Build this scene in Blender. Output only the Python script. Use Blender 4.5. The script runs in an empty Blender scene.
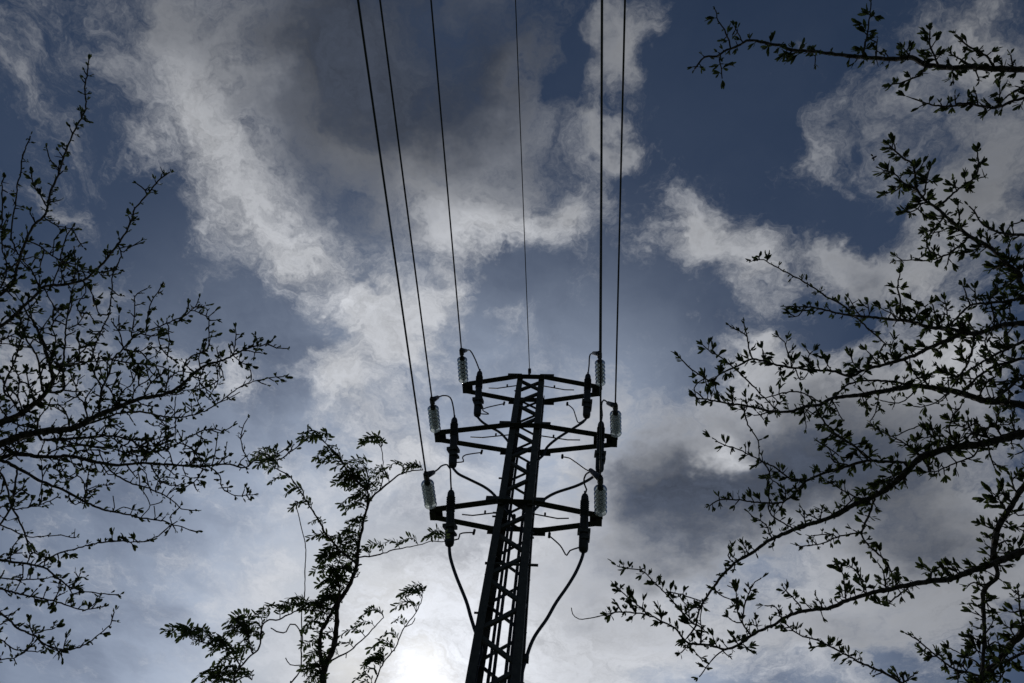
import bpy, math, random
from mathutils import Vector, Matrix, Quaternion

random.seed(11)
C = bpy.context.scene.collection
rnd = random.random
def U(a, b): return a + (b - a) * rnd()

# ------------------------------------------------------------------ camera
FPX = 798.0
cam_d = bpy.data.cameras.new('camera'); cam = bpy.data.objects.new('camera', cam_d); C.objects.link(cam)
cam_d.sensor_width = 36.0; cam_d.lens = FPX * 36 / 1024; cam_d.clip_start = 0.05; cam_d.clip_end = 6000
AX = Vector((0.9959434, -0.01586007, 0.08857314))       # world X, Y, Z seen in the camera's own axes
AY = Vector((0.0288956, -0.87583769, -0.48173995))
AZ = Vector((0.08521612, 0.4823451, -0.87182648))
EYE = Vector((0, 0, 1.6))
R3 = Matrix((AX, AY, AZ))
cam.matrix_world = Matrix.Translation(EYE) @ R3.to_4x4()
bpy.context.scene.camera = cam

def ray(px, py):
    return (R3 @ Vector(((px - 512) / FPX, -(py - 341.5) / FPX, -1))).normalized()
def at(px, py, dist): return EYE + ray(px, py) * dist
def on_y(px, py, Y):
    r = ray(px, py); return EYE + r * (Y / r.y)

# ------------------------------------------------------------------ world
SUN_PX = (426, 682)
SD = ray(*SUN_PX)
SUN_EL = math.asin(SD.z); SUN_AZ = math.atan2(SD.x, SD.y)
S = bpy.context.scene
S.view_settings.view_transform = 'Standard'; S.view_settings.look = 'None'
S.view_settings.gamma = 1; S.view_settings.use_curve_mapping = False
S.view_settings.exposure = -2.0
W = bpy.data.worlds.new('World'); S.world = W; W.use_nodes = True
NT = W.node_tree; NT.nodes.clear()
def N(t, **k):
    n = NT.nodes.new(t)
    for a, b in k.items(): setattr(n, a, b)
    return n
def L(a, b): NT.links.new(a, b)
def M(op, a, b=None, c=None, clamp=False):
    n = N('ShaderNodeMath', operation=op, use_clamp=clamp)
    for i, v in enumerate((a, b, c)):
        if v is None: continue
        if isinstance(v, (int, float)): n.inputs[i].default_value = v
        else: L(v, n.inputs[i])
    return n.outputs[0]
def VM(op, a, b=None, out=0):
    n = N('ShaderNodeVectorMath', operation=op)
    for i, v in enumerate((a, b)):
        if v is None: continue
        if isinstance(v, (tuple, list, Vector)): n.inputs[i].default_value = tuple(v)
        else: L(v, n.inputs[i])
    return n.outputs[out]
def smooth(v, a, b, lo=0.0, hi=1.0):
    n = N('ShaderNodeMapRange', interpolation_type='SMOOTHSTEP')
    L(v, n.inputs[0]); n.inputs[1].default_value = a; n.inputs[2].default_value = b
    n.inputs[3].default_value = lo; n.inputs[4].default_value = hi
    return n.outputs[0]
def noise(vec, scale, detail, rough, lac=2.0, dist=0.0):
    n = N('ShaderNodeTexNoise'); L(vec, n.inputs['Vector'])
    n.inputs['Scale'].default_value = scale; n.inputs['Detail'].default_value = detail
    n.inputs['Roughness'].default_value = rough; n.inputs['Lacunarity'].default_value = lac
    n.inputs['Distortion'].default_value = dist
    return n
tc = N('ShaderNodeTexCoord')
DIR = tc.outputs['Generated']
sky = N('ShaderNodeTexSky', sky_type='NISHITA', sun_disc=False)
sky.sun_elevation = SUN_EL; sky.sun_rotation = SUN_AZ
sky.air_density = 1.0; sky.dust_density = 0.3; sky.ozone_density = 2.0
# a flat cloud deck: every direction meets it at (x/z, y/z)
sep = N('ShaderNodeSeparateXYZ'); L(DIR, sep.inputs[0])
zz = M('MAXIMUM', sep.outputs[2], 0.12)
cmb = N('ShaderNodeCombineXYZ')
L(M('DIVIDE', sep.outputs[0], zz), cmb.inputs[0]); L(M('DIVIDE', sep.outputs[1], zz), cmb.inputs[1])
Q = cmb.outputs[0]
wn = noise(Q, 3.4, 6, 0.62)
warp = VM('MULTIPLY', VM('SUBTRACT', wn.outputs['Color'], (0.5, 0.5, 0.5)), (0.34, 0.34, 0))
wn2 = noise(Q, 13.0, 4, 0.6)
warp2 = VM('MULTIPLY', VM('SUBTRACT', wn2.outputs['Color'], (0.5, 0.5, 0.5)), (0.07, 0.07, 0))
QW = VM('ADD', VM('ADD', Q, warp), warp2)

def deck(px, py):
    r = ray(px, py); return Vector((r.x / max(r.z, .12), r.y / max(r.z, .12)))
def svd2(m):
    # rotation and axes of the ellipse m maps the unit circle to
    a = m @ m.transposed()
    tr = a[0][0] + a[1][1]; df = a[0][0] - a[1][1]; o = a[0][1]
    k = math.sqrt(df * df / 4 + o * o)
    return math.sqrt(max(tr / 2 + k, 1e-9)), math.sqrt(max(tr / 2 - k, 1e-9)), 0.5 * math.atan2(2 * o, df)
def blob(px, py, a, b, ang, w, acc):
    c = deck(px, py)
    jx = (deck(px + 4, py) - deck(px - 4, py)) / 8; jy = (deck(px, py + 4) - deck(px, py - 4)) / 8
    t = math.radians(ang)
    u = (jx * math.cos(t) + jy * math.sin(t)) * a; v = (-jx * math.sin(t) + jy * math.cos(t)) * b
    s1, s2, th = svd2(Matrix(((u.x, v.x), (u.y, v.y))))
    mp = N('ShaderNodeMapping', vector_type='TEXTURE'); L(QW, mp.inputs[0])
    mp.inputs['Location'].default_value = (c.x, c.y, 0)
    mp.inputs['Rotation'].default_value = (0, 0, th)
    mp.inputs['Scale'].default_value = (s1, s2, 1)
    g = N('ShaderNodeTexGradient', gradient_type='QUADRATIC_SPHERE'); L(mp.outputs[0], g.inputs[0])
    return M('MULTIPLY_ADD', g.outputs['Fac'], w, acc)

# where the clouds stand: thick and thin banks, then holes of open sky
CLOUDS = [  # px, py, half axes, tilt, weight
    (330, 60, 210, 150, 15, 1.3), (410, 150, 170, 140, 20, 1.3), (215, 130, 105, 180, -22, .95), (280, 240, 140, 85, 35, .95),
    (365, 310, 130, 85, 40, 1.2), (485, 225, 120, 90, -5, 1.2), (570, 205, 75, 80, 0, 1.1), (440, 290, 60, 60, 0, .8), (190, 20, 90, 80, 0, .35),
    (610, 55, 75, 95, 12, 1.2), (605, 130, 90, 35, -5, .9), (500, 80, 90, 150, 0, .9),
    (705, 235, 75, 75, 35, 1.4), (740, 285, 55, 60, 0, .8), (830, 265, 130, 75, 10, 1.1), (790, 75, 45, 50, 0, .7), (822, 150, 45, 75, 35, .5),
    (975, 190, 170, 170, 0, 1.3), (990, 50, 110, 110, -20, .9), (905, 290, 130, 100, 0, 1.0), (955, 370, 100, 80, 0, 1.1),
    (350, 390, 110, 70, 30, 1.5), (430, 470, 120, 80, 20, 1.0), (760, 350, 60, 40, 0, .6), (290, 590, 120, 40, -20, .5), (500, 320, 70, 40, 0, .3), (400, 330, 90, 70, 0, 1.0), (680, 500, 180, 120, -15, 2.2), (800, 470, 220, 140, -10, 1.8),
    (930, 540, 240, 160, 0, 1.8), (590, 410, 110, 90, 0, .7), (780, 380, 150, 80, 0, 1.0), (900, 400, 120, 70, 0, .8),
    (480, 640, 280, 150, 0, 1.1), (650, 630, 280, 130, 0, 1.1), (860, 640, 260, 80, 0, 1.0), (560, 560, 160, 90, 0, .8),
    (330, 520, 150, 110, 0, .3), (90, 580, 300, 200, 0, .1), (560, 470, 130, 100, 0, .6), (270, 460, 80, 45, -10, .6), (210, 620, 200, 130, 0, .2),
    (30, 110, 110, 50, 35, .35), (110, 60, 70, 50, 30, .25), (40, 200, 90, 35, 25, .4), (140, 150, 40, 60, 0, .35), (60, 400, 150, 90, 0, .3), (210, 370, 90, 60, 0, .5),
    (735, 90, 130, 150, 0, -.8), (690, 40, 80, 90, 0, -.8), (555, 80, 32, 60, 10, -.9), (490, 275, 60, 60, 0, -.9), (535, 280, 60, 70, 0, -.6),
    (120, 240, 90, 110, 0, -.5), (250, 330, 110, 60, 30, -.5), (640, 320, 90, 90, 0, -.35), (860, 210, 60, 50, 0, -.5), (895, 655, 50, 35, 0, -.9),
]
SHADE = [  # where the bank is deep and lets little light through
    (405, 60, 360, 290, 10, 2.0), (480, 60, 150, 170, 0, .5), (310, 70, 130, 140, 0, .4), (330, 190, 130, 110, 30, .5), (620, 470, 90, 80, 0, .7), (690, 500, 200, 120, -15, 1.8), (820, 490, 260, 140, -10, 1.5),
    (940, 540, 240, 140, 0, 1.0), (970, 180, 230, 240, 0, .85), (860, 420, 240, 110, 0, .6), (840, 275, 120, 100, 0, .8), (610, 60, 60, 90, 0, .2),
    (715, 465, 50, 35, 0, -1.5), (955, 370, 60, 45, 0, -1.4), (210, 150, 110, 180, -25, -1.1), (310, 265, 140, 75, 32, -1.0), (490, 225, 110, 50, -5, -1.0), (590, 390, 170, 100, 0, .5),
    (850, 640, 320, 70, 0, .6), (500, 520, 180, 70, 0, .3), (180, 30, 120, 90, 0, .4), (640, 560, 160, 60, 0, .4), (80, 120, 160, 120, 0, .4), (790, 90, 80, 90, 0, .6), (600, 125, 80, 40, 0, .3), (600, 600, 120, 50, 20, .5), (390, 430, 60, 40, 30, .4), (740, 610, 130, 50, 0, .4),
]
acc = M('ADD', 0.0, -0.12)
for b in CLOUDS: acc = blob(*b, acc)
acc2 = M('ADD', 0.0, 0.0)
for b in SHADE: acc2 = blob(*b, acc2)
f1 = noise(VM('ADD', Q, warp2), 2.9, 12, 0.66, 2.1, 0.3).outputs['Fac']
f2 = noise(QW, 10.0, 10, 0.70, 2.2).outputs['Fac']
f3 = noise(VM('ADD', QW, warp), 24.0, 6, 0.66, 2.2, .2).outputs['Fac']
puff = M('ADD', M('MULTIPLY', M('SUBTRACT', f2, 0.5), 1.7), M('MULTIPLY', M('SUBTRACT', f3, 0.5), .55))
tex = M('ADD', M('MULTIPLY', M('SUBTRACT', f1, 0.5), 1.8), puff)
dens = M('ADD', acc, tex)
cover = smooth(dens, -0.15, 0.80)
deep = M('ADD', M('MULTIPLY', acc2, 1.15), M('ADD', M('MULTIPLY', M('SUBTRACT', f1, 0.5), 1.6), M('MULTIPLY', puff, 1.1)))
thick = smooth(deep, -0.35, 1.9)
# light scattered through the cloud: strongest towards the sun
dt = VM('DOT_PRODUCT', DIR, tuple(SD), out=1)
ang = M('DIVIDE', M('ARCCOSINE', dt), math.radians(90))
ph = N('ShaderNodeValToRGB'); L(ang, ph.inputs[0]); ph.color_ramp.interpolation = 'EASE'
def ramp(r, stops):
    e = r.color_ramp.elements
    while len(e) < len(stops): e.new(0.5)
    for k, (p, c) in zip(e, stops): k.position = p; k.color = (*c, 1)
PH = [(0.0, 1.6), (0.012, 1.08), (0.04, .78), (0.12, .57), (0.25, .50), (0.42, .34), (0.6, .25), (0.8, .18), (1.0, .14)]
ramp(ph, [(p, (v, v, v)) for p, v in PH])
tint = N('ShaderNodeMix', data_type='RGBA'); L(thick, tint.inputs[0])
tint.inputs[6].default_value = (.98, 1.01, 1.08, 1); tint.inputs[7].default_value = (.125, .152, .215, 1)
UNIT = 44.0
cl = VM('MULTIPLY', ph.outputs[0], tint.outputs[2])
cl = VM('SCALE', cl); L(M('MULTIPLY', smooth(M('ADD', puff, M('MULTIPLY', M('SUBTRACT', f1, 0.5), .8)), -.6, .6, .62, 1.40), UNIT), cl.node.inputs['Scale'])
# a thin high veil, denser towards the sun
f4 = noise(VM('ADD', Q, warp2), 2.4, 9, 0.60, 2.0, .1).outputs['Fac']
veil = M('MULTIPLY', smooth(f4, .12, .66), smooth(ang, .10, .44, .92, .06))
vt = N('ShaderNodeMix', data_type='RGBA'); L(smooth(ang, .02, .22), vt.inputs[0]); vt.inputs[6].default_value = (1.0, .99, .96, 1); vt.inputs[7].default_value = (.84, .98, 1.23, 1)
vc = VM('SCALE', VM('MULTIPLY', ph.outputs[0], vt.outputs[2])); vc.node.inputs['Scale'].default_value = UNIT
hs = N('ShaderNodeHueSaturation'); hs.inputs['Saturation'].default_value = 1.15; hs.inputs['Value'].default_value = 1.0; L(sky.outputs[0], hs.inputs['Color'])
clear = N('ShaderNodeMix', data_type='RGBA'); L(veil, clear.inputs[0]); L(VM('MULTIPLY', hs.outputs[0], (1.08, 1.0, 1.02)), clear.inputs[6]); L(vc, clear.inputs[7])
mix = N('ShaderNodeMix', data_type='RGBA'); L(cover, mix.inputs[0]); L(clear.outputs[2], mix.inputs[6]); L(cl, mix.inputs[7])
bg = N('ShaderNodeBackground'); bg.inputs[1].default_value = 0.1; L(mix.outputs[2], bg.inputs[0])
wo = N('ShaderNodeOutputWorld'); L(bg.outputs[0], wo.inputs[0])
W.cycles.sampling_method = 'MANUAL'; W.cycles.sample_map_resolution = 256

# ------------------------------------------------------------------ sun, veiled by the cloud in front of it
sl = bpy.data.lights.new('sun', 'SUN'); sl.energy = 2.0; sl.angle = math.radians(3); sl.color = (1, .95, .87)
so = bpy.data.objects.new('sun', sl); C.objects.link(so)
so.rotation_euler = (-SD).to_track_quat('-Z', 'Y').to_euler(); so.location = (0, 0, 30)
S.cycles.max_bounces = 6

# ------------------------------------------------------------------ materials
def mat(name, col, rough=.6, metal=0.0, var=.25, scale=20, bump=0.0, **kw):
    m = bpy.data.materials.new(name); m.use_nodes = True
    nt = m.node_tree; p = nt.nodes['Principled BSDF']
    t = nt.nodes.new('ShaderNodeTexCoord'); n = nt.nodes.new('ShaderNodeTexNoise')
    n.inputs['Scale'].default_value = scale; n.inputs['Detail'].default_value = 5
    nt.links.new(t.outputs['Object'], n.inputs['Vector'])
    r = nt.nodes.new('ShaderNodeValToRGB'); nt.links.new(n.outputs['Fac'], r.inputs[0])
    e = r.color_ramp.elements; e[0].position = .3; e[1].position = .7
    e[0].color = (*[c * (1 - var) for c in col], 1); e[1].color = (*[min(1, c * (1 + var)) for c in col], 1)
    nt.links.new(r.outputs[0], p.inputs['Base Color'])
    p.inputs['Roughness'].default_value = rough; p.inputs['Metallic'].default_value = metal
    for k, v in kw.items(): p.inputs[k.replace('_', ' ')].default_value = v
    if bump:
        b = nt.nodes.new('ShaderNodeBump'); b.inputs['Strength'].default_value = bump; b.inputs['Distance'].default_value = .01
        nt.links.new(n.outputs['Fac'], b.inputs['Height']); nt.links.new(b.outputs[0], p.inputs['Normal'])
    return m
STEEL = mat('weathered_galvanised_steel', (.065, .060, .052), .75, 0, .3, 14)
IRON = mat('dark_cast_iron', (.07, .07, .07), .6, .5, .3, 30)
RUBBER = mat('black_silicone_rubber', (.025, .025, .027), .55, 0, .2, 12)
CABLE = mat('black_cable_sheath', (.02, .02, .022), .5, 0, .2, 8)
WIRE = mat('dull_aluminium_wire', (.10, .10, .105), .6, .6, .15, 40)
def glassmat():
    m = bpy.data.materials.new('pale_green_glass'); m.use_nodes = True
    nt = m.node_tree; nt.nodes.clear(); o = nt.nodes.new('ShaderNodeOutputMaterial')
    t = nt.nodes.new('ShaderNodeTexCoord'); n = nt.nodes.new('ShaderNodeTexNoise'); n.inputs['Scale'].default_value = 9
    nt.links.new(t.outputs['Object'], n.inputs['Vector'])
    r = nt.nodes.new('ShaderNodeValToRGB'); nt.links.new(n.outputs['Fac'], r.inputs[0])
    r.color_ramp.elements[0].color = (.80, .85, .80, 1); r.color_ramp.elements[1].color = (.93, .95, .91, 1)
    a = nt.nodes.new('ShaderNodeBsdfTranslucent'); b = nt.nodes.new('ShaderNodeBsdfTransparent'); g = nt.nodes.new('ShaderNodeBsdfGlossy'); g.inputs['Roughness'].default_value = .08
    nt.links.new(r.outputs[0], a.inputs[0]); b.inputs[0].default_value = (.90, .93, .90, 1)
    x = nt.nodes.new('ShaderNodeMixShader'); x.inputs[0].default_value = .46; nt.links.new(b.outputs[0], x.inputs[1]); nt.links.new(a.outputs[0], x.inputs[2])
    f = nt.nodes.new('ShaderNodeFresnel'); f.inputs['IOR'].default_value = 1.5
    y = nt.nodes.new('ShaderNodeMixShader'); nt.links.new(f.outputs[0], y.inputs[0]); nt.links.new(x.outputs[0], y.inputs[1]); nt.links.new(g.outputs[0], y.inputs[2])
    nt.links.new(y.outputs[0], o.inputs[0]); return m
GLASS = glassmat()
BARK = mat('dark_grey_bark', (.075, .06, .048), .9, 0, .4, 60, .6)
TWIG = mat('brown_twig_bark', (.09, .06, .045), .85, 0, .35, 50)
GRASS = mat('meadow_grass', (.05, .075, .028), .95, 0, .45, .7)
INSECT = mat('dark_chitin', (.02, .016, .012), .4, 0, .2, 300)
def leafmat(name, a, b, trans):
    m = bpy.data.materials.new(name); m.use_nodes = True
    nt = m.node_tree; p = nt.nodes['Principled BSDF']; o = nt.nodes['Material Output']
    g = nt.nodes.new('ShaderNodeNewGeometry'); r = nt.nodes.new('ShaderNodeValToRGB')
    nt.links.new(g.outputs['Random Per Island'], r.inputs[0])
    r.color_ramp.elements[0].color = (*a, 1); r.color_ramp.elements[1].color = (*b, 1)
    nt.links.new(r.outputs[0], p.inputs['Base Color']); p.inputs['Roughness'].default_value = .55
    t = nt.nodes.new('ShaderNodeBsdfTranslucent'); nt.links.new(r.outputs[0], t.inputs[0])
    x = nt.nodes.new('ShaderNodeMixShader'); x.inputs[0].default_value = trans
    nt.links.new(p.outputs[0], x.inputs[1]); nt.links.new(t.outputs[0], x.inputs[2]); nt.links.new(x.outputs[0], o.inputs[0])
    return m
LEAF_A = leafmat('young_leaf_green', (.05, .07, .02), (.11, .14, .04), .6)
LEAF_B = leafmat('small_leaf_green', (.04, .06, .02), (.09, .115, .035), .5)
LEAF_C = leafmat('feathery_leaf_green', (.05, .075, .022), (.11, .15, .045), .6)

# ------------------------------------------------------------------ mesh helpers
class MB:
    def __init__(s): s.v = []; s.f = []
    def tube(s, pts, rad, n=6, cap=True):
        pts = [Vector(p) for p in pts]; m = len(pts)
        if not isinstance(rad, (list, tuple)): rad = [rad] * m
        base = len(s.v); ref = None
        for i, p in enumerate(pts):
            d = (pts[min(i + 1, m - 1)] - pts[max(i - 1, 0)])
            d = d.normalized() if d.length > 1e-9 else Vector((0, 0, 1))
            if ref is None:
                ref = d.orthogonal().normalized()
            else:
                ref = ref - d * ref.dot(d)
                ref = ref.normalized() if ref.length > 1e-6 else d.orthogonal().normalized()
            q = d.cross(ref)
            for k in range(n):
                a = 2 * math.pi * k / n
                s.v.append(p + (ref * math.cos(a) + q * math.sin(a)) * rad[i])
        for i in range(m - 1):
            for k in range(n):
                a = base + i * n + k; b = base + i * n + (k + 1) % n
                s.f.append((a, b, b + n, a + n))
        if cap:
            s.f.append(tuple(base + k for k in reversed(range(n))))
            s.f.append(tuple(base + (m - 1) * n + k for k in range(n)))
    def box(s, c, x, y, z):
        # c centre; x, y, z half-extent vectors
        c = Vector(c); x = Vector(x); y = Vector(y); z = Vector(z); b = len(s.v)
        for i in (-1, 1):
            for j in (-1, 1):
                for k in (-1, 1): s.v.append(c + x * i + y * j + z * k)
        for q in ((0, 1, 3, 2), (4, 6, 7, 5), (0, 4, 5, 1), (2, 3, 7, 6), (0, 2, 6, 4), (1, 5, 7, 3)):
            s.f.append(tuple(b + i for i in q))
    def bar(s, a, b, w, t, up):
        # a flat bar of width w across 'up' and thickness t
        a = Vector(a); b = Vector(b); d = (b - a).normalized(); up = Vector(up)
        n = (up - d * up.dot(d)).normalized(); q = d.cross(n)
        s.box((a + b) / 2, (b - a) / 2, q * (w / 2), n * (t / 2))
    def angle(s, a, b, w, t, e1, e2):
        # L section: the corner runs from a to b, flanges point along e1 and e2
        a = Vector(a); b = Vector(b); d = (b - a).normalized()
        e1 = Vector(e1); e1 = (e1 - d * e1.dot(d)).normalized()
        e2 = Vector(e2); e2 = (e2 - d * e2.dot(d) - e1 * e2.dot(e1)).normalized()
        base = len(s.v)
        prof = [(0, 0), (w, 0), (w, t), (t, t), (t, w), (0, w)]
        for p in (a, b):
            for u, v in prof: s.v.append(p + e1 * u + e2 * v)
        for k in range(6):
            s.f.append((base + k, base + (k + 1) % 6, base + 6 + (k + 1) % 6, base + 6 + k))
        s.f.append((base + 3, base + 2, base + 1, base)); s.f.append((base + 5, base + 4, base + 3, base))
        s.f.append((base + 6, base + 7, base + 8, base + 9)); s.f.append((base + 6, base + 9, base + 10, base + 11))
    def lathe(s, prof, n=20, closed=False):
        # prof: (r, z) round local Z
        base = len(s.v); m = len(prof)
        for r, z in prof:
            for k in range(n):
                a = 2 * math.pi * k / n; s.v.append(Vector((r * math.cos(a), r * math.sin(a), z)))
        for i in range(m - 1 if not closed else m):
            for k in range(n):
                a = base + i * n + k; b = base + i * n + (k + 1) % n; c = base + ((i + 1) % m) * n
                s.f.append((a, b, c + (k + 1) % n, c + k))
        if not closed:
            s.f.append(tuple(base + k for k in reversed(range(n)))); s.f.append(tuple(base + (m - 1) * n + k for k in range(n)))
    def leaf(s, p, d, nrm, ln, w, fold=.25):
        # small folded lozenge leaf
        d = d.normalized(); q = d.cross(nrm)
        if q.length < 1e-4: q = d.orthogonal()
        q.normalize(); n = q.cross(d); b = len(s.v)
        s.v += [p, p + d * ln * .30 + q * w * .36 + n * w * fold * .7, p + d * ln * .64 + q * w * .5 + n * w * fold, p + d * ln * .90 + q * w * .28 + n * w * fold * .6,
                p + d * ln, p + d * ln * .90 - q * w * .28 + n * w * fold * .6, p + d * ln * .64 - q * w * .5 + n * w * fold, p + d * ln * .30 - q * w * .36 + n * w * fold * .7]
        s.f += [(b, b + 1, b + 2, b + 3, b + 4), (b, b + 4, b + 5, b + 6, b + 7)]
    def build(s, name, m, parent=None, smooth=False, origin=None):
        me = bpy.data.meshes.new(name)
        o0 = Vector(origin) if origin is not None else Vector((0, 0, 0))
        me.from_pydata([tuple(v - o0) for v in s.v], [], s.f); me.validate(); me.update()
        me.materials.append(m)
        if smooth:
            for p in me.polygons: p.use_smooth = True
        o = bpy.data.objects.new(name, me); C.objects.link(o); o.location = o0
        if parent is not None:
            w = Vector((0, 0, 0)); q = parent
            while q is not None: w += Vector(q.location); q = q.parent
            o.parent = parent; o.location = o0 - w
        return o
def tag(o, label=None, cat=None, group=None, kind=None):
    for k, v in (('label', label), ('category', cat), ('group', group), ('kind', kind)):
        if v: o[k] = v
    return o
def empty(name, loc):
    e = bpy.data.objects.new(name, None); C.objects.link(e); e.location = loc; e.empty_display_size = .2
    return e
def copy_tree(o, parent=None):
    c = o.copy(); C.objects.link(c); c.parent = parent
    for ch in [x for x in o.children]: copy_tree(ch, c)
    return c
def spline(pts, step):
    # Catmull-Rom through pts (any dimension), about step apart
    out = []
    n = len(pts)
    for i in range(n - 1):
        p0 = pts[max(i - 1, 0)]; p1 = pts[i]; p2 = pts[i + 1]; p3 = pts[min(i + 2, n - 1)]
        k = max(1, int((p2 - p1).length / step))
        for j in range(k):
            t = j / k; t2 = t * t; t3 = t2 * t
            out.append(.5 * ((2 * p1) + (p2 - p0) * t + (2 * p0 - 5 * p1 + 4 * p2 - p3) * t2 + (3 * p1 - p0 - 3 * p2 + p3) * t3))
    out.append(pts[-1].copy())
    return out

# ------------------------------------------------------------------ ground
g = MB(); n = 24; ext = 2500
for j in range(n + 1):
    for i in range(n + 1):
        u = (i / n * 2 - 1); v = (j / n * 2 - 1)
        g.v.append(Vector((ext * u * abs(u), ext * v * abs(v), 0)))
for j in range(n):
    for i in range(n): a = j * (n + 1) + i; g.f.append((a, a + 1, a + n + 2, a + n + 1))
tag(g.build('ground', GRASS), kind='structure')

# ------------------------------------------------------------------ lattice pylon
PX, PY = -0.955, 8.0
Z_ARM = {'top': 14.19, 'middle': 12.62, 'bottom': 10.66}
TOPZ = 14.26
def half(z):
    if z > 10.6: return .25 + (14.2 - z) * .0025
    return .259 + (10.6 - z) * .0165
def corner(sx, sy, z): h = half(z); return Vector((PX + sx * h, PY + sy * h, z))
py = tag(empty('lattice_pylon', (PX, PY, 0)), 'dark steel lattice pylon with three crossarms standing under the overhead wires', 'pylon')
for sx in (-1, 1):
    for sy in (-1, 1):
        m = MB()
        for z0, z1 in ((0, 10.6), (10.6, TOPZ)):
            m.angle(corner(sx, sy, z0), corner(sx, sy, z1), .105, .011, (-sx, 0, 0), (0, -sy, 0))
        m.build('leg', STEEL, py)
# zigzag bracing, one lattice to a face
z = 14.2; lev = []
while z > 0.3:
    lev.append(z); z -= half(z) * 1.62
lev.append(.2)
for face in range(4):
    m = MB()
    nrm = [(0, -1, 0), (1, 0, 0), (0, 1, 0), (-1, 0, 0)][face]; nv = Vector(nrm)
    cs = [((-1, -1), (1, -1)), ((1, -1), (1, 1)), ((1, 1), (-1, 1)), ((-1, 1), (-1, -1))][face]
    for i in range(len(lev) - 1):
        k = (i + (1 if face in (2, 1) else 0)) % 2
        a = corner(*cs[k], lev[i]); b = corner(*cs[1 - k], lev[i + 1])
        ins = (Vector((PX, PY, 0)) - Vector(((a.x + b.x) / 2, (a.y + b.y) / 2, 0))).normalized()
        d = (b - a).normalized(); a = a + d * .03 + ins * .014; b = b - d * .03 + ins * .014
        m.angle(a, b, .05, .006, (0, 0, 1), ins)
        if i == 0:
            a = corner(*cs[1 - k], lev[i]); b = corner(*cs[k], lev[i + 1])
            a = a + ins * .03; b = b + ins * .03
            m.angle(a, b, .05, .006, (0, 0, 1), ins)
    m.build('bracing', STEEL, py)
for nm, z in Z_ARM.items():
    for sy in (-1, 1):
        m = MB(); a = corner(-1, sy, z); b = corner(1, sy, z); o = Vector((0, sy * .004, 0))
        m.angle(a + o, b + o, .095, .009, (0, 0, 1), (0, -1, 0)); m.build('tie_beam', STEEL, py)
TIPS = {('top', -1): Vector((-2.24, 8, 14.2)), ('top', 1): Vector((.36, 8, 14.19)),
        ('middle', -1): Vector((-2.50, 8, 12.61)), ('middle', 1): Vector((.60, 8, 12.63)),
        ('bottom', -1): Vector((-2.24, 8, 10.68)), ('bottom', 1): Vector((.32, 8, 10.64))}
for (nm, sx), tip in TIPS.items():
    z = Z_ARM[nm]
    m = MB()
    for sy in (-1, 1):
        a = corner(sx, sy, z); b = Vector((tip.x - sx * .06, PY + sy * .055, z))
        m.angle(a + Vector((0, .02 * (sy + 1) - .006, -.004)), b + Vector((0, .02 * (sy + 1) - .006, -.004)), .097, .010, (0, 0, 1), (0, -1, 0))
    # struts between the two chords near the tip and halfway
    for f in (.28,):
        a = corner(sx, -1, z).lerp(Vector((tip.x, PY - .055, z)), 1 - f); b = corner(sx, 1, z).lerp(Vector((tip.x, PY + .055, z)), 1 - f)
        m.bar(a + Vector((0, 0, .10)), b + Vector((0, 0, .10)), .06, .008, (0, 0, 1))
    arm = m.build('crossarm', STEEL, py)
    m = MB()
    m.box((tip.x - sx * .09, PY, z + .06), (.09, 0, 0), (0, .075, 0), (0, 0, .008))
    m.box((tip.x - sx * .045, PY, z + .0), (.045, 0, 0), (0, .075, 0), (0, 0, .03))
    m.build('end_plate', STEEL, arm)
    for sy in (-1, 1):
        g_ = MB(); c = corner(sx, sy, z)
        g_.box(c + Vector((sx * .05, sy * .014 + .02 * (sy + 1) - .02, .05)), (.13, 0, 0), (0, .005, 0), (0, 0, .085))
        for bx in (-.06, .03, .12):
            for bz in (.0, .09): q = c + Vector((sx * bx, sy * .014 + .02 * (sy + 1) - .02, bz)); g_.tube([q + Vector((0, -.016, 0)), q + Vector((0, .016, 0))], .012, 6)
        g_.build('gusset_plate', STEEL, arm)
    # flat earthing strap carried under the near chord on stand-offs
    m = MB()
    p = [corner(sx, -1, z).lerp(Vector((tip.x, PY - .055, z)), f) + Vector((0, .10, -.07)) for f in (-.05, .18, .36, .52)]
    p[-1].z += .05
    m.tube(p, .011, 6)
    m.tube([p[1], p[1] + Vector((0, -.02, .05))], .016, 6)
    m.build('earthing_strap', CABLE, arm)
# fixings: step bar, bolts, cap with the earth-wire fitting
m = MB(); z = 9.47
m.tube([corner(-1, -1, z) + Vector((-.03, .03, 0)), corner(1, -1, z) + Vector((.13, .03, 0))], .019, 8); m.build('step_bar', STEEL, py)
for z, sx in ((10.1, 1), (10.0, 1), (10.42, -1), (10.50, -1), (8.6, -1), (7.6, 1), (11.8, 1), (11.3, -1)):
    m = MB(); c = corner(sx, -1, z)
    m.tube([c + Vector((-sx * .02, .03, 0)), c + Vector((sx * .05, .03, 0))], .016, 6); m.build('bolt', IRON, py)
m = MB(); EW = on_y(529.6, 371, PY - .25)
m.tube([Vector((EW.x, PY - .25, TOPZ)), EW + Vector((0, 0, .02))], [.02, .02], 8); m.box(EW, (.028, 0, 0), (0, .04, 0), (0, 0, .03))
m.build('earth_wire_fitting', IRON, py)

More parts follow.
